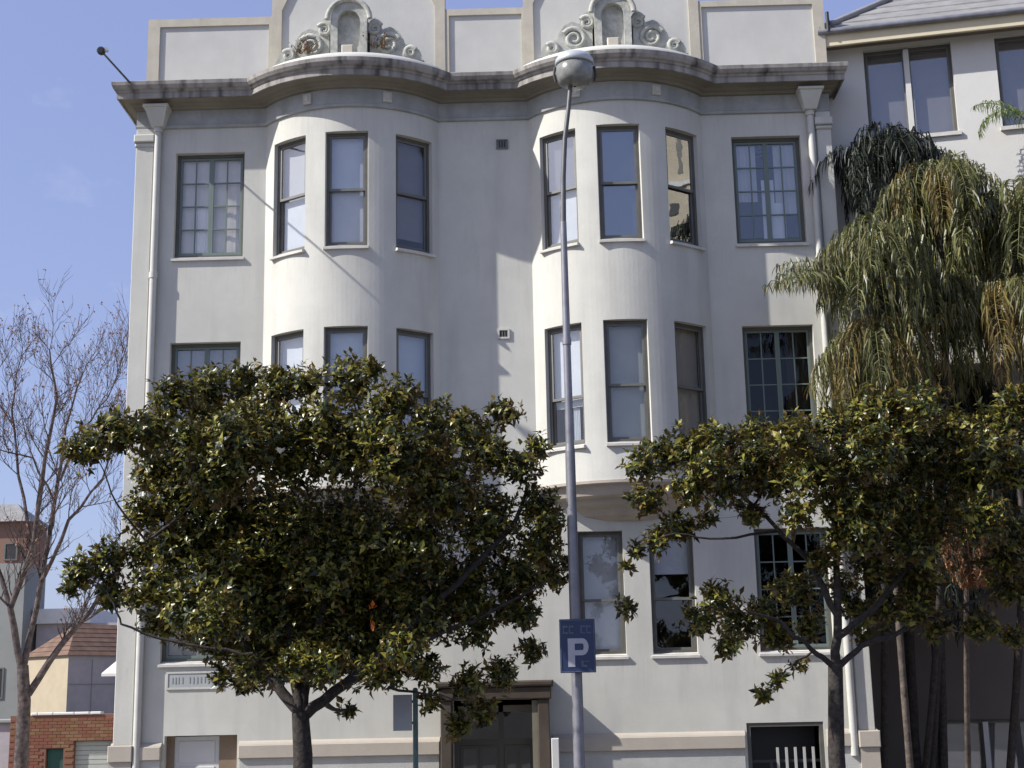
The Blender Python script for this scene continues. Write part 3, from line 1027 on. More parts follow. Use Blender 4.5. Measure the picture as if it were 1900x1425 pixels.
w.box(.05, 11.95, 2.2, 2.3, ZS + .05, 14.9)
w.box(.05, 11.95, SB + 2.2, SB + 2.3, GZ, ZS - .05)
for z in (8.45, 12.0):
    w.box(.05, 11.95, .3, 2.2, z, z + .25)
w.box(.05, 11.95, SB + .3, SB + 2.2, 3.5, 3.75)
w.build('interior', M['room'], nb)
for h, sb in [(h, 0) for h in nholes] + [(h, SB) for h in lholes]:
    u0, u1, z0, z1 = h[:4]
    wxf = (lambda sb: lambda u, v, w: nxf(u, v + sb, w))(sb)
    f = MB(wxf); f.ring(u0, u1, z0, z1, .05, .12, .20)
    um = u0 + (u1 - u0) * .5
    wf = f.build('window', M['frame'], nb)
    f = MB(wxf); f.box(um - .07, um + .03, .04, .118, z0 + .052, z1 - .052)
    f.build('mullion', M['n_wall'], wf)
    for a, b in ((u0 + .052, um - .071), (um + .031, u1 - .052)):
        q = MB(wxf); q.ring(a, b, z0 + .052, z1 - .052, .03, .13, .17)
        q.build('sash', M['sash'], wf)
        q = MB(wxf); q.box(a + .031, b - .031, .147, .152, z0 + .083, z1 - .083)
        q.build('pane', M['glass_mid'], wf)
        q = MB(wxf); q.box(a + .02, b - .02, .21, .216, z0 + .06, z1 - .06)
        q.build('blind', M['b_dark'], wf)
    if z0 > 1:
        q = MB(wxf)
        q.box(u0 - .05, u1 + .05, -.06, .11, z0 - .08, z0 - .003)
        q.build('sill', M['sill'], wf)
e = MB(nxf)
e.box(-.02, 12.6, -.36, .0, 15.03, 15.075)
e.build('eave', M['eave'], nb)
e = MB(nxf); e.bevbox(-.02, 12.6, -.42, -.362, 14.93, 15.20, .01)
e.build('fascia', M['fascia'], nb)
e = MB(nxf)
e.tube([(-.02, -.48, 15.22), (12.6, -.48, 15.22)], [.06, .06], 10)
e.build('gutter', M['steel'], nb)
# roof in lapped courses, hipped at the near end
RP = math.tan(R(36))
rb_ = MB(nxf)
ncrs = 9
cl = .52
for k in range(ncrs):
    y0 = -.44 + k * cl
    y1 = y0 + cl + .05
    za, zb3 = 15.24 + (y0 + .44) * RP, 15.24 + (y1 + .44) * RP
    x0a, x0b = -.02 + (y0 + .44) * .75, -.02 + (y1 + .44) * .75
    c = MB(nxf)
    t = .035
    c.add([(x0a, y0, za + t), (12.6, y0, za + t), (12.6, y1, zb3 + .004), (x0b, y1, zb3 + .004),
           (x0a, y0, za - .03), (12.6, y0, za - .03), (12.6, y1, zb3 - .03), (x0b, y1, zb3 - .03)],
          [(0, 1, 2, 3), (4, 5, 1, 0), (7, 6, 5, 4), (3, 7, 4, 0), (1, 5, 6, 2)])
    c.build('roof_course', M['tile_grey'], nb)
c = MB(nxf)
c.tube([(-.02, -.44, 15.30), (-.02 + ncrs * cl * .75, -.44 + ncrs * cl, 15.30 + ncrs * cl * RP)], [.07, .07], 8)
c.build('hip_capping', M['tile_grey'], nb)
# little finial pipe at the near end of the gutter
c = MB(); c.tube([(6.10, -.05, 15.2), (6.10, -.05, 15.62)], [.035, .035], 8); c.tube([(6.10, -.05, 15.45), (6.22, -.05, 15.30)], [.03, .03], 8)
c.build('overflow_pipe', M['dark'], nb)

# ------------------------------------------------------------------ behind, on the left
# brick garage with a green door and a roller shutter, bricks laid one by one
GY = 12.5
gx0, gx1, gzt = -14.16, -11.0, 2.14
gar = thing('brick_garage', 'low red brick garage wall with green door and pale shutter', 'garage', (-12.6, GY, GZ))
g = MB()
gh = [(-13.17, -12.70, GZ, 1.27, True), (-12.42, -11.42, GZ, 1.46, True)]
us, zs = [gx0, gx1], [GZ - .1, gzt]
for h in gh:
    us += [h[0], h[1]]; zs += [h[2], h[3]]
grid_wall(g, us, zs, gh, lambda u, z, d: (u, GY + d, z), .2)
g.quad((gx0, GY + 4, GZ), (gx0, GY, GZ), (gx0, GY, gzt), (gx0, GY + 4, gzt))
g.quad((gx1, GY, GZ), (gx1, GY + 4, GZ), (gx1, GY + 4, gzt), (gx1, GY, gzt))
g.quad((gx1, GY + 4, GZ), (gx0, GY + 4, GZ), (gx0, GY + 4, gzt), (gx1, GY + 4, gzt))
g.quad((gx0, GY, gzt), (gx1, GY, gzt), (gx1, GY + 4, gzt), (gx0, GY + 4, gzt))
g.build('wall', M['mortar'], gar)
bw, bh = .23, .086
bmesh_ = [None, None, None]
for k, m in enumerate((M['brick_red'], M['brick_b'], M['brick_c'])):
    b = MB(); b.bevbox(0, bw - .012, -.014, -.001, 0, bh - .012, .004)
    bmesh_[k] = b.mesh('brick', m)
nbk = 0
brest = [MB(), MB()]
rows = int((gzt - GZ) / bh)
br = random.Random(5)
for r_ in range(rows - 1, -1, -1):
    z = GZ + r_ * bh
    x = gx0 + (bw / 2 if r_ % 2 else 0) + .005
    while x + bw <= gx1:
        if not any(h[0] - bw + .005 < x < h[1] and h[2] - bh < z < h[3] for h in gh):
            red = (x < -13.2 or z > 1.95 or x > -11.2)
            k = 0 if br.random() < (.75 if red else .3) else br.choice((1, 2))
            if nbk < 295 and z > .9:
                put('brick', bmesh_[k], gar, (x, GY, z)); nbk += 1
            else:
                brest[min(k, 1)].bevbox(x, x + bw - .012, GY - .014, GY - .001, z, z + bh - .012, .004)
        x += bw
for b, m in zip(brest, ('brick_red', 'brick_b')):
    if b.v:
        b.build('lower_brick', M[m], gar, kind='stuff')
d = MB(); d.box(-13.16, -12.71, GY + .12, GY + .16, GZ, 1.265)
gd = d.build('door', M['green_door'], gar)
d = MB(); d.ring(-13.14, -12.73, GZ + .9, 1.24, .05, GY + .105, GY + .119)
d.build('door_rail', M['green_door'], gd)
sl = MB(); sl.box(-12.415, -11.425, 0, .012, 0, .105)
slm = sl.mesh('shutter_slat', M['shutter'])
sh = MB(); sh.box(-12.418, -11.422, GY + .15, GY + .17, GZ, 1.455)
sho = sh.build('shutter', M['shutter'], gar)
for k in range(17):
    put('shutter_slat', slm, sho, (0, GY + .125, 1.33 - .12 * k))
for x0, x1 in ((-13.6, -13.44), (-13.42, -13.02), (-13.0, -12.45), (-12.43, -12.05), (-12.0, -11.72)):
    c = MB(); c.bevbox(x0, x1, GY - .05, GY + .22, gzt + .002, gzt + .075, .015)
    c.build('capping_stone', M['capping'], gar)

# yellow and grey house, turned on its plot, terracotta hip roof
H0 = Vector((-14.47, 18.0, 0))
ha = R(38)
HU, HV = Vector((.62, .785, 0)), Vector((-.785, .62, 0))


def hxf(u, v, w):
    p = H0 + HU * u + HV * v
    return (p.x, p.y, w)


hs = thing('rendered_house', 'small house with yellow flank, grey front and terracotta roof', 'house', (-13.5, 19, GZ))
HL, HW = 3.4, 2.3
w = MB(hxf)
w.quad((0, 0, GZ), (HL, 0, GZ), (HL, 0, 3.95), (0, 0, 3.95))
w.build('front_wall', M['h_grey'], hs)
w = MB(hxf)
w.quad((0, HW, GZ), (0, 0, GZ), (0, 0, 3.95), (0, HW, 3.95))
w.quad((HL, 0, GZ), (HL, HW, GZ), (HL, HW, 3.95), (HL, 0, 3.95))
w.quad((HL, HW, GZ), (0, HW, GZ), (0, HW, 3.95), (HL, HW, 3.95))
w.build('side_wall', M['h_yellow'], hs)
w = MB(hxf)
o = .10
w.add([(-o, -o, 3.92), (HL + o, -o, 3.92), (HL + o, HW + o, 3.92), (-o, HW + o, 3.92), (1.0, HW / 2, 4.95), (HL - .9, HW / 2, 4.95)],
      [(0, 1, 5, 4), (1, 2, 5), (2, 3, 4, 5), (3, 0, 4), (3, 2, 1, 0)])
hroof = w.build('roof', M['terracotta'], hs)
for k in range(1, 7):
    f_ = k / 7
    A1 = (-o + (1.0 + o) * f_, -o + (HW / 2 + o) * f_, 3.925 + 1.03 * f_)
    B1 = (HL + o - (.9 + o) * f_, -o + (HW / 2 + o) * f_, 3.925 + 1.03 * f_)
    C1 = (-o + (1.0 + o) * f_, HW + o - (HW / 2 + o) * f_, 3.925 + 1.03 * f_)
    q = MB(hxf); q.tube([C1, A1, B1], [.012] * 3, 5)
    q.build('tile_row', M['terracotta'], hroof)
for u in (.85, 1.9):
    f = MB(hxf); f.box(u, u + .03, -.015, -.001, 1.2, 3.8)
    f.build('panel_joint', M['h_pale'], hs)
f = MB(hxf); f.box(0.02, HL - .1, -.015, -.001, 3.02, 3.05)
f.build('panel_joint', M['h_pale'], hs)
# white awning over a doorway beside the corner of the house
aw = MB()
a0 = at(196, 1250, 14.0); a1 = at(222, 1228, 14.0)
aw.add([(a0.x, 13.6, a0.z), (a1.x + .3, 13.6, a0.z), (a1.x + .3, 14.4, a1.z + .1), (a0.x + .25, 14.4, a1.z + .1),
        (a0.x, 13.6, a0.z - .08), (a1.x + .3, 13.6, a0.z - .08), (a1.x + .3, 14.4, a0.z - .08), (a0.x + .25, 14.4, a0.z - .08)],
       [(0, 1, 2, 3), (4, 7, 6, 5), (0, 4, 5, 1), (0, 3, 7, 4), (1, 5, 6, 2), (2, 6, 7, 3)])
aw.box(a1.x + .2, a1.x + .3, 14.40, 14.5, GZ, a0.z - .081)
tag(aw.build('awning', M['capping']), 'small white awning jutting out behind the corner of the white building', 'awning')

# flat roofed white house further back
wh = thing('flat_roofed_house', 'distant house with a white flat roof edge above the yellow wall', 'house', (-15.5, 26, GZ))
A = at(100, 1130, 26); B = at(165, 1156, 26)
w = MB(); w.box(A.x - .6, B.x + 1.2, 26, 31, GZ, B.z)
w.build('wall', M['h_grey'], wh)
w = MB(); w.box(A.x - .7, B.x + .1, 25.8, 31.1, B.z + .002, A.z)
w.build('roof_edge', M['capping'], wh)
w = MB(); w.box(B.x - .5, B.x + .05, 25.95, 25.998, B.z - .9, B.z - .25)
w.build('window', M['dark'], wh)

# tall old house at the far left
OY = 25.0
ox = at(50, 1000, OY).x
oz1, oz2 = at(30, 1045, OY).z, at(30, 968, OY).z
oh = thing('old_tall_house', 'tall pale house with brick upper storey at the left edge', 'house', (ox - 2.5, OY + 1, GZ))
w = MB(); w.box(ox - 7, ox, OY, OY + 2.2, GZ, oz1)
w.build('wall', M['h_pale'], oh)
w = MB(); w.box(ox - 7, ox - .03, OY + .03, OY + 2.17, oz1 + .002, oz2)
w.build('upper_wall', M['h_brick'], oh)
w = MB(); w.add([(ox - 7.2, OY - .2, oz2), (ox + .15, OY - .2, oz2), (ox + .15, OY + 2.4, oz2), (ox - 7.2, OY + 2.4, oz2), (ox - 6.2, OY + 1.1, oz2 + .8), (ox - .8, OY + 1.1, oz2 + .8)],
                [(0, 1, 5, 4), (1, 2, 5), (2, 3, 4, 5), (3, 0, 4), (3, 2, 1, 0)])
w.build('roof', M['tile_grey'], oh)
for x, z0, z1 in ((ox - .55, oz1 + .1, oz1 + .75), (ox - 1.3, oz1 - 3.2, oz1 - 1.7), (ox - .8, oz1 - 4.8, oz1 - 3.7)):
    w = MB(); w.ring(x - .26, x + .24, z0, z1, .06, OY - .03, OY + .029)
    fo = w.build('window', M['sash'], oh)
    w = MB(); w.box(x - .2, x + .18, OY - .015, OY - .005, z0 + .06, z1 - .06)
    w.build('pane', M['dark'], fo)
# terraced backdrop behind the brick garage, low and out of focus of the street
bk = thing('grey_shed', 'grey shed wall low between the bare tree and the left edge', 'shed', (-16.4, 13.5, GZ))
w = MB(); w.box(-18.5, -14.4, 13.5, 15.6, GZ, 1.95)
w.build('wall', M['h_grey'], bk)
w = MB(); w.bevbox(-18.6, -14.35, 13.4, 15.7, 1.952, 2.05, .02)
w.build('roof', M['h_pale'], bk)

# ------------------------------------------------------------------ stone tower that shows in the bay glass
tw = thing('stone_tower', 'beige tower block reflected in the narrow top bay window', 'tower', (161, -29, GZ))
ZT = 66.6
w = MB(); w.box(150, 172, -44, -14, GZ, ZT)
w.build('lower_block', M['tower'], tw)
w = MB(); w.box(151, 170, -26.9, -17, ZT + .002, ZT + 26)
w.build('upper_block', M['tower'], tw)
w = MB(); w.box(149.7, 172.3, -44.3, -13.7, ZT + .002, ZT + .6)
w.build('parapet', M['capping'], tw)
tm = MB(); tm.box(149.93, 149.997, -.55, .55, 0, 1.5)
tme = tm.mesh('window', M['dark'])
for zz in range(12):
    for yy in range(10):
        put('window', tme, tw, (0, -39.55 + yy * 2.75, ZT - 3.8 - zz * 3.0))
tm = MB(); tm.box(150.93, 150.997, -.3, .3, ZT + 2, ZT + 24)
tme = tm.mesh('window_strip', M['sash'])
for yy in (-25.0, -23.3, -21.0, -18.5):
    put('window_strip', tme, tw, (0, yy, 0))

# ------------------------------------------------------------------ street furniture
LX, LY = .53, -6.3
lamp = thing('street_lamp', 'tall grey street lamp with round domed head before the right bay', 'street lamp', (LX, LY, GZ))
p = MB()
p.tube([(LX, LY, GZ), (LX, LY, 5.75)], [.082, .070], 16)
p.tube([(LX, LY, 5.75), (LX, LY, 5.86)], [.070, .059], 16)
p.build('pole', M['steel'], lamp)
p = MB()
p.tube([(LX, LY, 5.80), (LX, LY, 7.6), (LX, LY, 9.2)], [.060, .054, .047], 14)
p.tube([(LX, LY, 7.32), (LX, LY, 7.42)], [.066, .066], 14)
p.build('upper_pole', M['steel'], lamp)
p = MB()
p.tube([(LX, LY, 9.19), (LX + .02, LY, 9.9), (LX + .06, LY, 10.5), (LX + .13, LY, 11.0), (LX + .17, LY, 11.37)], [.045, .040, .037, .035, .035], 12)
p.build('arm', M['steel_dark'], lamp)
hc = (LX + .24, LY)
p = MB()
p.lathe([(.02, 11.87), (.17, 11.86), (.25, 11.83), (.29, 11.77), (.30, 11.70), (.285, 11.69), (.05, 11.70)], hc, 28)
p.build('canopy', M['lamp_top'], lamp)
p = MB()
p.lathe([(.255, 11.69), (.285, 11.66), (.285, 11.53), (.265, 11.44), (.225, 11.385), (.15, 11.36), (.02, 11.35)], hc, 28)
p.build('bowl', M['lamp_bowl'], lamp)
p = MB()
for sg in (-1, 1):
    p.tube([(hc[0] + sg * .30, LY - .02, 11.66), (hc[0] + sg * .315, LY - .02, 11.52), (hc[0] + sg * .29, LY - .02, 11.42)], [.02, .02, .02], 6)
p.build('clip', M['dark'], lamp)

# blue parking sign strapped to the lamp post
sx, sy = .55, LY - .16
sg = thing('parking_sign', 'blue parking sign with a white letter P on the lamp post', 'sign', (sx, sy, 2.66))
p = MB(); p.bevbox(sx - .245, sx + .245, sy, sy + .02, 2.64, 3.37, .006)
p.build('plate', M['sign_blue'], sg)
p = MB(); p.ring(sx - .235, sx + .235, 2.65, 3.36, .012, sy - .006, sy - .001)
p.build('border', M['sign_pale'], sg)
p = MB()                                                   # the big P
px, pz = sx - .135, 2.72
p.box(px, px + .095, sy - .007, sy - .001, pz, pz + .385)
p.box(px + .0955, px + .20, sy - .007, sy - .001, pz + .315, pz + .385)
p.box(px + .0955, px + .20, sy - .007, sy - .001, pz + .155, pz + .225)
seg = 10
outer = [(px + .20 + .085 * math.sin(math.pi * k / seg), pz + .27 - .115 * math.cos(math.pi * k / seg)) for k in range(seg + 1)]
innr = [(px + .20 + .018 * math.sin(math.pi * k / seg), pz + .27 - .045 * math.cos(math.pi * k / seg)) for k in range(seg, -1, -1)]
p.prism(outer + innr, sy - .007, sy - .001)
p.build('letter', M['sign_white'], sg)
p = MB()                                                   # small worn mark at the foot of the P
p.box(sx + .045, sx + .12, sy - .007, sy - .001, 2.715, 2.745)
p.box(sx + .045, sx + .075, sy - .007, sy - .001, 2.7455, 2.80)
p.box(sx + .0755, sx + .15, sy - .007, sy - .001, 2.785, 2.80)
p.build('small_mark', M['sign_pale'], sg)
for a, b in ((-.20, -.13), (-.115, -.05), (.045, .11), (.125, .19)):      # worn top line of the sign
    p = MB()
    p.prism([(sx + a, 3.17), (sx + b, 3.17), (sx + b, 3.19), (sx + a + .018, 3.19), (sx + a + .018, 3.255), (sx + b, 3.255), (sx + b, 3.28), (sx + a, 3.28)], sy - .007, sy - .001)
    p.build('worn_letter', M['sign_pale'], sg)
p = MB()
for z in (2.80, 3.22):
    p.box(sx - .13, sx + .10, sy + .021, sy + .045, z - .02, z + .02)
p.build('bracket', M['steel_dark'], sg)

# sign post in front of the entrance, seen from its back
qx, qy = -1.80, -5.2
q0 = thing('sign_post', 'teal sign post with grey plate left of the entrance', 'sign', (qx, qy, GZ))
p = MB(); p.tube([(qx, qy, GZ), (qx, qy, 2.46)], [.038, .038], 10); p.lathe([(.042, 2.46), (.03, 2.49), (.0, 2.50)], (qx, qy), 10)
p.build('post', M['teal'], q0)
p = MB(); p.bevbox(qx - .32, qx - .045, qy - .05, qy - .03, 1.89, 2.40, .005)
p.build('plate', M['plate'], q0)
p = MB(); p.box(qx - .045, qx + .0, qy - .055, qy - .025, 1.98, 2.02); p.box(qx - .045, qx + .0, qy - .055, qy - .025, 2.28, 2.32)
p.build('clamp', M['teal'], q0)

# pole with a small floodlight leaning out from the cornice corner
f0, f1 = Vector((-7.74, -.45, 14.29)), Vector((-7.55, -2.30, 14.12))
f1 = at(190, 97, -2.55)
fp = thing('floodlight_pole', 'thin dark pole leaning out from the roof corner with floodlight', 'light pole', f0)
p = MB(); p.tube([f0, f0.lerp(f1, .5), f1], [.022, .02, .018], 8); p.box(f0.x - .09, f0.x + .09, f0.y - .03, f0.y + .15, 14.30, 14.34)
p.build('pole', M['steel_dark'], fp)
dv = (f1 - f0).normalized()
p = MB()
p.tube([f1 - dv * .04, f1 + dv * .05, f1 + dv * .12, f1 + dv * .16], [.035, .075, .075, .05], 12)
p.build('lamp_head', M['dark'], fp)
p = MB()
p.tube([f1 + dv * .02 + Vector((.09, 0, .02)), f1 + dv * .12 + Vector((.09, 0, .02))], [.032, .04], 10)
p.build('sensor', M['lamp_top'], fp)

# ------------------------------------------------------------------ vegetation
def leaf(mb, base, d, up, L, W, curl):
    """folded, slightly curled pointed leaf"""
    side = d.cross(up)
    if side.length < 1e-4:
        side = d.orthogonal()
    side.normalize()
    nrm = side.cross(d)
    m = base + d * (L * .5) + nrm * (L * .05)
    tip = base + d * L - nrm * (L * curl)
    lft = base + d * (L * .48) - side * W + nrm * (W * .35)
    rgt = base + d * (L * .48) + side * W + nrm * (W * .35)
    k = len(mb.v)
    mb.v += [tuple(base), tuple(rgt), tuple(tip), tuple(lft), tuple(m)]
    mb.f += [(k, k + 1, k + 4), (k + 1, k + 2, k + 4), (k + 2, k + 3, k + 4), (k + 3, k, k + 4)]
    mb.s += [False] * 4


def rand_dir(r):
    while True:
        v = Vector((r.uniform(-1, 1), r.uniform(-1, 1), r.uniform(-1, 1)))
        if .05 < v.length < 1:
            return v.normalized()


def bez(a, b, sag, n=6):
    m = (a + b) / 2 + sag
    return [a * (1 - t) ** 2 + m * 2 * t * (1 - t) + b * t ** 2 for t in [k / n for k in range(n + 1)]]


def magnolia(name, label, Y, trunk_px, r0, limbs, clumps, seed, dens=1.0, group=None, deep=830):
    r = random.Random(seed)
    base = at(*trunk_px[0], Y); base.z = GZ
    t = thing(name, label, 'tree', base, group)
    pts = [base] + [at(x, y, Y) for x, y in trunk_px[1:]]
    tr = MB()
    full = [pts[0], pts[0].lerp(pts[1], .08)] + pts[1:]
    rad = [r0 * 1.35, r0 * 1.08] + [r0 * (1 - .12 * k) for k in range(len(pts) - 1)]
    tr.tube(full, rad, 12)
    tr.build('trunk', M['bark'], t)
    skel = []                                  # (point, radius)
    for lp, lr_, yoff in limbs:
        q = [at(x, y, Y + yoff * k / max(1, len(lp) - 1)) for k, (x, y) in enumerate(lp)]
        # smooth
        fine = []
        for k in range(len(q) - 1):
            for s in range(4):
                fine.append(q[k].lerp(q[k + 1], s / 4) + Vector((r.uniform(-.02, .02), r.uniform(-.03, .03), r.uniform(-.02, .02))))
        fine.append(q[-1])
        rr = [lr_ * (1 - .72 * k / (len(fine) - 1)) for k in range(len(fine))]
        b = MB(); b.tube(fine, rr, 8)
        b.build('limb', M['bark'], t)
        skel += list(zip(fine[2:], rr[2:]))
    crown = MB()
    order = []
    for (x, y, pr, *front) in clumps:
        lo_ = min(1.0, max(0.0, (y - deep) / 150))           # lower clumps sit further in, under the top ones
        yo = r.uniform(-1.6, .5) * (1 - lo_) + r.uniform(.1, 1.3) * lo_
        if front:
            yo = front[0]
        c = at(x, y, Y + yo)
        R_ = pr / FPX * (Y + yo - CAM.y)
        order.append((c, R_))
    cen = pts[-1]
    order.sort(key=lambda q: (q[0] - cen).length)
    for c, R_ in order:
        # a branch from the nearest bit of skeleton to the clump
        s, sr = min(skel, key=lambda q: (q[0] - c).length + .35 * max(0, q[0].z - c.z))
        bp = bez(s, c, Vector((0, 0, -.12 * (c - s).length)), 5)
        r1 = min(sr * .75, .035 + .01 * (c - s).length)
        rr = [r1 * (1 - .75 * k / 5) for k in range(6)]
        b = MB(); b.tube(bp, rr, 6)
        b.build('branch', M['bark'], t)
        skel += list(zip(bp[2:], rr[2:]))
        nros = max(5, int(225 * dens * (R_ / .5) ** 2))
        for _ in range(nros):
            d0 = rand_dir(r)
            p = c + Vector((d0.x * R_, d0.y * R_ * 1.15, d0.z * R_ * .92)) * (r.random() ** .40) * (r.uniform(1.1, 1.5) if r.random() < .12 else r.uniform(.7, 1.15))
            ax = (d0 * .8 + Vector((0, 0, .75)) + rand_dir(r) * .45).normalized()
            o1 = ax.orthogonal().normalized()
            o2 = ax.cross(o1)
            n = r.randint(5, 8)
            ph = r.uniform(0, 6.28)
            for k in range(n):
                a = ph + k * 2.4 + r.uniform(-.3, .3)
                el = R(r.uniform(-25, 70))
                d = (o1 * math.cos(a) + o2 * math.sin(a)) * math.cos(el) + ax * math.sin(el)
                L = r.uniform(.06, .14) * (1.35 if r.random() < .15 else 1)
                leaf(crown, p - ax * r.uniform(0, .06), d, ax, L, L * r.uniform(.19, .25), r.uniform(.02, .22))
    co = crown.build('crown', M['magnolia'], t)
    return t


T1 = [(470, 1240, 34, -.7), (545, 1228, 40, -.8), (610, 1238, 38, -.8), (690, 1250, 34, -.6), (745, 1200, 44, -.9), (400, 1150, 50, -.8), (165, 830, 46), (215, 800, 50), (270, 800, 55), (150, 1060, 38), (200, 1035, 42), (205, 1095, 38), (135, 1090, 22), (330, 735, 52), (390, 712, 46), (450, 705, 44), (520, 715, 48),
      (570, 708, 38), (650, 705, 52), (690, 682, 26), (740, 735, 46), (800, 775, 48), (860, 795, 46), (930, 765, 32), (900, 835, 55), (965, 865, 42), (1000, 935, 42),
      (1000, 1010, 48), (1030, 1060, 36), (1020, 965, 34), (960, 1060, 64), (900, 960, 76), (820, 900, 80), (740, 850, 84), (640, 830, 84), (540, 830, 84), (440, 820, 82),
      (350, 830, 72), (290, 870, 50), (340, 930, 66), (430, 950, 88), (540, 970, 98), (650, 980, 98), (760, 1000, 96), (860, 1080, 78), (330, 1010, 56), (300, 1080, 50),
      (350, 1120, 62), (440, 1080, 88), (560, 1100, 106), (680, 1110, 98), (780, 1130, 78), (880, 1150, 54), (960, 1130, 44), (985, 1205, 26), (930, 1245, 34), (870, 1265, 34),
      (420, 1190, 52), (370, 1175, 40), (480, 1215, 66), (570, 1210, 70), (640, 1200, 76), (720, 1225, 54), (790, 1240, 34), (645, 1315, 18), (410, 1258, 20), (455, 1265, 24),
      (270, 950, 44), (265, 1020, 36), (300, 1150, 42), (250, 1110, 26), (420, 1130, 70), (380, 1010, 70), (400, 880, 70), (600, 780, 60), (700, 790, 60), (480, 770, 55), (390, 780, 55), (800, 840, 60), (800, 1300, 22), (890, 1315, 30), (1000, 830, 24), (545, 1040, 90), (470, 1010, 80), (620, 1050, 90), (720, 1060, 85), (600, 1160, 80), (500, 1150, 75), (680, 1180, 66), (850, 1340, 26)]
magnolia('magnolia_tree', 'large dark magnolia with a broad crown before the left bay', -6.0,
         [(563, 1425), (562, 1400), (557, 1322)], .135,
         [([(557, 1325), (500, 1255), (440, 1170), (380, 1060), (330, 930), (300, 850)], .085, .7),
          ([(557, 1325), (545, 1220), (520, 1080), (500, 920), (480, 780)], .08, .7),
          ([(558, 1325), (580, 1200), (620, 1060), (660, 900), (660, 760)], .085, .8),
          ([(560, 1328), (640, 1270), (740, 1180), (850, 1080), (950, 980), (980, 900)], .085, .5),
          ([(640, 1270), (760, 1200), (880, 1150), (1010, 1080)], .05, .5),
          ([(470, 1215), (400, 1205), (300, 1185), (225, 1160), (205, 1110), (170, 1070)], .028, -.3),
          ([(330, 960), (270, 1005), (215, 935), (180, 850)], .026, -.4),
          ([(720, 1275), (800, 1290), (880, 1300)], .022, -.4)],
         T1, 11, 1.22, 'street magnolias', 830)
T2 = [(1560, 1000, 40, -.5), (1190, 862, 38), (1230, 845, 40), (1200, 925, 36), (1185, 1020, 18), (1163, 1128, 20), (1165, 1050, 14), (1270, 832, 44), (1330, 818, 46), (1400, 808, 46), (1470, 803, 46), (1540, 795, 48),
      (1600, 768, 54), (1660, 758, 48), (1720, 748, 44), (1770, 795, 44), (1850, 785, 54), (1892, 745, 40), (1620, 835, 66), (1700, 855, 66), (1790, 870, 66), (1880, 860, 56),
      (1280, 900, 46), (1350, 890, 52), (1430, 880, 58), (1510, 870, 60), (1260, 975, 40), (1220, 1000, 30), (1480, 950, 40), (1560, 930, 54), (1640, 930, 60),
      (1730, 950, 60), (1820, 960, 56), (1890, 980, 46), (1330, 1110, 36), (1300, 1150, 34), (1370, 1150, 42), (1350, 1195, 26), (1420, 1130, 34), (1470, 1090, 42), (1530, 1040, 32),
      (1620, 1040, 50), (1700, 1060, 54), (1700, 1100, 36), (1870, 1090, 40), (1650, 1130, 36), (1740, 1160, 34), (1440, 1175, 36), (1500, 1160, 32), (1440, 1262, 20), (1415, 1288, 16),
      (1480, 1232, 15), (1875, 1180, 28), (1600, 1180, 20), (1310, 960, 22), (1395, 950, 30), (1320, 860, 46), (1400, 850, 50), (1480, 850, 52), (1560, 860, 56), (1660, 800, 50), (1730, 810, 56), (1830, 840, 56), (1600, 980, 56), (1690, 1000, 60), (1860, 1030, 50), (1560, 1090, 34), (1590, 1130, 34), (1700, 1130, 40), (1820, 1160, 36), (1420, 1290, 14), (1960, 840, 60), (1980, 940, 60), (1950, 1060, 50)]
magnolia('magnolia_tree', 'flatter yellow green magnolia with open lower branches at the right', -6.0,
         [(1552, 1425), (1552, 1400), (1550, 1232)], .115,
         [([(1550, 1234), (1556, 1130), (1550, 1020), (1545, 930), (1530, 850)], .07, .3),
          ([(1548, 1236), (1505, 1205), (1440, 1150), (1380, 1130)], .045, -.8),
          ([(1552, 1140), (1510, 1050), (1440, 980), (1360, 900), (1280, 860)], .05, .6),
          ([(1556, 1180), (1620, 1130), (1680, 1060), (1760, 960), (1850, 880)], .055, .6),
          ([(1552, 1236), (1600, 1200), (1700, 1160), (1820, 1110), (1900, 1060)], .05, .6),
          ([(1548, 1030), (1600, 930), (1650, 830), (1690, 780)], .045, .5),
          ([(1440, 985), (1340, 1000), (1250, 990), (1190, 1020)], .022, -.4),
          ([(1505, 1210), (1470, 1235), (1430, 1270)], .018, -.4)],
         T2, 23, 1.02, 'street magnolias', 930)

# orange scrap and a few pale blooms caught in the crowns
o_ = MB()
for (x, y) in ((690, 1128), (688, 1158)):
    c = at(x, y, -6.7)
    for k in range(3):
        d = rand_dir(rng)
        leaf(o_, c, d, rand_dir(rng), .11, .04, .1)
tag(o_.build('orange_scrap', M['orange']), 'bright orange scrap caught among dark leaves of the left magnolia', 'scrap')
for lab, (x, y, Y) in (('white magnolia bloom at the far left tip of the crown', (165, 797, -6.8)), ('white magnolia bloom high in the middle of the left crown', (520, 842, -7.6)),):
    f = MB()
    c = at(x, y, Y)
    for k in range(9):
        a = k * 2.4
        d = Vector((math.cos(a) * .7, math.sin(a) * .7, .6 + .04 * k)).normalized()
        leaf(f, c, d, Vector((0, 0, 1)), .11, .038, .05)
    tag(f.build('magnolia_bloom', M['petal']), lab, 'flower', 'magnolia blooms')

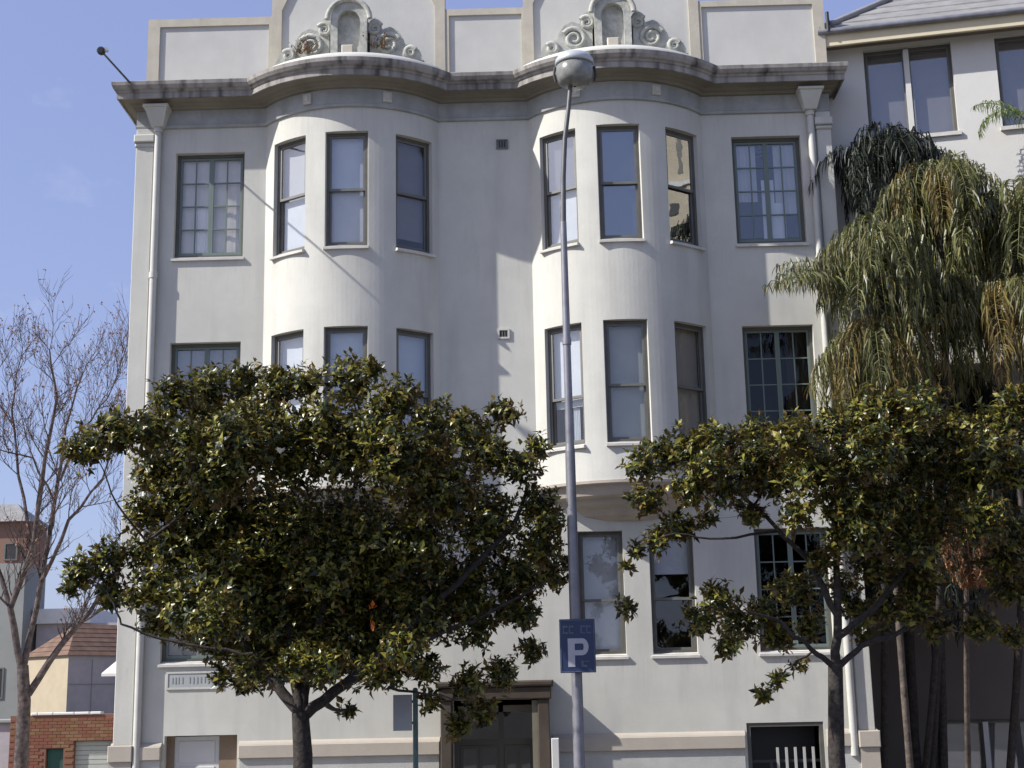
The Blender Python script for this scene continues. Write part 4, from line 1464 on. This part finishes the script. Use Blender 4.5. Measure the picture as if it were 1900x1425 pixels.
# bare tree behind, at the left
BY = 5.0
bt = thing('bare_tree', 'leafless tree with thin reddish twigs against the sky at left', 'tree', (at(45, 1320, BY).x, BY, GZ))
br = random.Random(4)
b0 = at(45, 1320, BY); b0.z = GZ
tr = MB()
tr.tube([b0, at(45, 1300, BY), at(42, 1235, BY)], [.17, .14, .125], 10)
tr.build('trunk', M['bark_pale'], bt)
limbs = [([(42, 1237), (18, 1130), (60, 1010), (85, 850), (105, 740), (92, 650)], .085, -1.0), ([(45, 1240), (75, 1080), (108, 900), (122, 790), (155, 690)], .075, 1.0),
         ([(50, 1290), (112, 1200), (165, 1135), (235, 1040), (262, 960)], .085, .6), ([(20, 1135), (-35, 960), (-30, 780), (-10, 700)], .06, .4),
         ([(75, 1080), (130, 965), (190, 890), (220, 800)], .05, -.8), ([(60, 1010), (35, 880), (20, 760), (40, 660)], .045, .9),
         ([(100, 930), (60, 850), (0, 835), (-60, 860)], .03, -.5), ([(110, 890), (150, 800), (200, 740), (225, 670)], .035, .3)]
twigs, buds = MB(), MB()


def grow(p, d, L, rad, depth):
    n = 4
    pts, rr = [p], [rad]
    for k in range(n):
        d = (d + rand_dir(br) * .22 + Vector((0, 0, .10))).normalized()
        p = p + d * (L / n)
        pts.append(p); rr.append(rad * (1 - .6 * (k + 1) / n))
    twigs.tube(pts, rr, 4 if depth > 0 else 5, cap=False)
    if depth < 2:
        for k in range(1, n + 1):
            for _ in range(2 if depth == 0 else 1):
                dd = (d + rand_dir(br) * .85 + Vector((0, 0, .25))).normalized()
                grow(pts[k], dd, L * br.uniform(.45, .7), max(.005, rr[k] * .7), depth + 1)
    elif br.random() < .4:
        for _ in range(br.randint(1, 4)):
            leaf(buds, pts[-1], rand_dir(br), Vector((0, 0, 1)), br.uniform(.04, .09), .02, .1)


for lp, lr_, yo in limbs:
    q = [at(x, y, BY + yo * k / (len(lp) - 1)) for k, (x, y) in enumerate(lp)]
    fine = []
    for k in range(len(q) - 1):
        for s in range(3):
            fine.append(q[k].lerp(q[k + 1], s / 3) + rand_dir(br) * .03)
    fine.append(q[-1])
    rr = [lr_ * (1 - .8 * k / (len(fine) - 1)) for k in range(len(fine))]
    b = MB(); b.tube(fine, rr, 7)
    b.build('limb', M['bark_pale'], bt)
    for k in range(3, len(fine)):
        for _ in range(2 if k % 2 else 1):
            d = ((fine[k] - fine[k - 1]).normalized() + rand_dir(br) * .9 + Vector((0, 0, .3))).normalized()
            grow(fine[k], d, br.uniform(.45, 1.15), max(.010, rr[k] * .4), 0)
twigs.build('twigs', M['bark_pale'], bt, kind='stuff')
buds.build('buds', M['bud'], bt, kind='stuff')


# palms: arching fronds with hanging leaflets
def frond_mesh(name, material, seed, reach=.8, L=2.7, rise=75, hang=.5, pairs=58):
    """rachis climbs, turns over and hangs; long leaflets stream down from it"""
    r = random.Random(seed)
    mb = MB()
    n = 18
    p, pts, dirs = Vector((0, 0, 0)), [], []
    for k in range(n + 1):
        t = k / n
        a = R(rise - (rise + 84) * min(1, t / reach) ** 1.25)
        d = Vector((math.cos(a), 0, math.sin(a)))
        pts.append(p.copy()); dirs.append(d)
        p = p + d * (L / n)
    mb.tube(pts, [.024 * (1 - .85 * k / n) for k in range(n + 1)], 5, cap=False)
    for i in range(pairs):
        t = .10 + .90 * i / (pairs - 1)
        f = t * n
        k = min(n - 1, int(f))
        b = pts[k].lerp(pts[k + 1], f - k)
        d = dirs[k]
        for sgn in (-1, 1):
            Lf = hang * (math.sin(math.pi * min(1, .20 + .72 * t)) ** .6) * r.uniform(.7, 1.2) + .08
            lat = Vector((d.x * .3 + r.uniform(-.3, .3), sgn * r.uniform(.35, .8), d.z * .2 + r.uniform(-.1, .3)))
            q1 = b + lat.normalized() * (Lf * .42)
            q2 = q1 + (Vector((d.x * .12, sgn * .40, -.9)) + rand_dir(r) * .35).normalized() * (Lf * .4)
            q3 = q2 + (Vector((0, sgn * .10, -1)) + rand_dir(r) * .3).normalized() * (Lf * .45)
            w = rand_dir(r)
            w.z = 0
            w = w.normalized() * r.uniform(.012, .021)
            kk = len(mb.v)
            mb.v += [tuple(b - w * .6), tuple(b + w * .6), tuple(q1 + w), tuple(q1 - w), tuple(q2 + w * .9), tuple(q2 - w * .9), tuple(q3)]
            mb.f += [(kk, kk + 1, kk + 2, kk + 3), (kk + 3, kk + 2, kk + 4, kk + 5), (kk + 5, kk + 4, kk + 6)]
            mb.s += [False] * 3
    return mb.mesh(name, material)


FR = {}
for key in ('palm_green', 'palm_gold', 'palm_shaded', 'palm_fresh', 'palm_dead'):
    FR[key] = [frond_mesh('frond', M[key], 100 + 7 * s, reach=(.42, .55, .72, 1.0, 1.7)[s], L=(2.6, 2.7, 2.6, 2.6, 2.9)[s],
                          rise=(80, 72, 58, 36, 42)[s], hang=(.42, .46, .45, .46, .5)[s]) for s in range(5)]


def palm(label, cpx, Y, size, key, n, trunk_r, seed, second=None, dead=0, lean=0, wide=(), bark='bark', foot=2.2):
    r = random.Random(seed)
    c = at(*cpx, Y)
    foot = max(foot, Y)
    t = thing('palm_tree', label, 'palm', (c.x + lean, foot, GZ), 'palms between the two buildings')
    tr = MB()
    N = 16
    pts = [Vector((c.x + lean * (1 - k / N) ** 2, Y + (foot - Y) * (1 - k / N) ** 1.3, GZ + (c.z - GZ) * k / N)) for k in range(N + 1)]
    tr.tube(pts, [trunk_r * (1.25 if k == 0 else 1.0 - .25 * k / N) * (1.05 if k % 2 else .97) for k in range(N + 1)], 10)
    tr.build('trunk', M[bark], t)  # shaded trunks are given darker bark, sunlit ones paler
    cr = MB()
    cr.tube([c - Vector((0, 0, .5)), c - Vector((0, 0, .1)), c + Vector((0, 0, .3))], [trunk_r * .85, trunk_r * 1.0, .03], 8)
    cr.build('crownshaft', M['palm_bark'], t)
    for k in range(n):
        s = min(3, int(4 * k / n))
        me = FR[second if (second and r.random() < .4) else key][s]
        o = put('frond', me, t, (c.x, c.y, c.z - .06 * s))
        o.rotation_euler = (R(r.uniform(-8, 8)), R(r.uniform(-8, 8)), R(360 * ((k * .618) % 1) + r.uniform(-12, 12)))
        sc = size * r.uniform(.82, 1.15)
        o.scale = (sc * .72, sc * .72, sc * r.uniform(.98, 1.25))
    for k, a in enumerate(wide):
        o = put('frond', FR[key][4], t, (c.x, c.y, c.z - .75 - .15 * (k % 3)))
        o.rotation_euler = (R(r.uniform(-8, 8)), R(r.uniform(-8, 8)), R(a))
        sc = size * r.uniform(.7, .88)
        o.scale = (sc, sc, sc)
    for k in range(dead):
        o = put('dead_frond', FR['palm_dead'][0], t, (c.x, c.y, c.z - .25))
        o.rotation_euler = (0, R(20), R(r.uniform(0, 360)))
        o.scale = (size * .62,) * 3
    return t


palm('dark shaded palm against the cornice corner, topmost and leftmost', (1645, 305), 0.05, .95, 'palm_shaded', 40, 0.08, 1, lean=0.15)
palm('tall palm with silvery green fronds under the two light window', (1742, 365), -.9, 1.0, 'palm_green', 34, 0.075, 2, second='palm_gold', lean=-0.4)
palm('palm whose grey green fronds reach over the white building', (1632, 475), -1.7, .92, 'palm_green', 34, 0.075, 3, wide=(158, 170, 178, 186, 194, 206), lean=0.2)
palm('palm at the right edge with bright green arching frond', (1898, 425), -.9, 1.1, 'palm_green', 36, 0.08, 4, wide=(250, 280), lean=-0.45)
palm('golden palm low beside the corner of the white building', (1632, 655), -1.5, .86, 'palm_gold', 34, 0.065, 5, second='palm_green', lean=0.15, bark='palm_bark', foot=-.8)
palm('golden palm under the right edge palm with ragged fronds', (1865, 585), -1.5, 1.0, 'palm_gold', 34, .06, 6, second='palm_green', bark='palm_bark', lean=-0.1, foot=-1.0)
palm('green palm between the golden palms, hanging over a dark gap', (1752, 560), -1.2, .72, 'palm_green', 26, 0.07, 9, lean=-0.42)
palm('dark shaded palm low in the middle behind the right magnolia', (1725, 745), 1.0, 1.15, 'palm_shaded', 40, 0.09, 7, lean=-0.1)
palm('low dark palm rising between the magnolia trunk and the corner', (1660, 930), 1.5, 1.1, 'palm_shaded', 36, 0.08, 10, lean=0.3)
palm('low dark palm at the right edge behind the magnolia crown', (1885, 860), 0.9, 1.2, 'palm_shaded', 36, 0.09, 11, lean=0.35)
palm('lowest dark palm between two trunks right of the building corner', (1725, 1010), 1.6, 1.0, 'palm_shaded', 34, 0.08, 12, lean=-0.2)  # added dark palm, screens light from the lower wall
palm('palm with brown dead fronds hanging behind the right magnolia', (1792, 960), -1.6, .95, 'palm_shaded', 10, .055, 8, dead=22, lean=.5, bark='palm_bark', foot=1.5)
# one frond of the right edge palm in brighter green, high up
pr = [o for o in bpy.data.objects if o.get('label', '').startswith('palm at the right edge')][0]
for k, (ang, rs) in enumerate(((178, 0), (205, 1))):
    o = put('frond', FR['palm_fresh'][3 + rs], pr, tuple(at(1915, 215 + 20 * k, -.6)))
    o.rotation_euler = (0, R(6), R(ang))
    o.scale = (.5, .5, .5)
st = MB()
a = at(1900, 395, -.7); b = at(1915, 215, -.6)
st.tube([a, a.lerp(b, .5), b], [.05, .045, .03], 8)
st.build('frond_stem', M['palm_bark'], pr)

# weeds growing on the cornice of the left bay
for (x, y, n, lab) in ((562, 98, 30, 'dry reddish weed growing left of the crest over the left bay'), (702, 88, 26, 'dry brown weed growing right of the niche over the left bay')):
    c = at(x, y, -.62)
    wd = MB()
    for k in range(n):
        d = (Vector((0, 0, 1)) + rand_dir(rng) * .75).normalized()
        L = rng.uniform(.12, .34)
        s = Vector((d.y, -d.x, .1)).normalized() * .012
        q = c + Vector((rng.uniform(-.13, .13), rng.uniform(-.05, .05), 0))
        m_ = q + d * L * .6
        tp = m_ + (d + rand_dir(rng) * .5).normalized() * L * .5
        k0 = len(wd.v)
        wd.v += [tuple(q - s), tuple(q + s), tuple(m_ + s), tuple(m_ - s), tuple(tp)]
        wd.f += [(k0, k0 + 1, k0 + 2, k0 + 3), (k0 + 3, k0 + 2, k0 + 4)]
        wd.s += [False, False]
        leaf(wd, tp, rand_dir(rng), Vector((0, 0, 1)), .07, .018, .1)
    tag(wd.build('weed', M['weed']), lab, 'weed', 'weeds on the cornice')
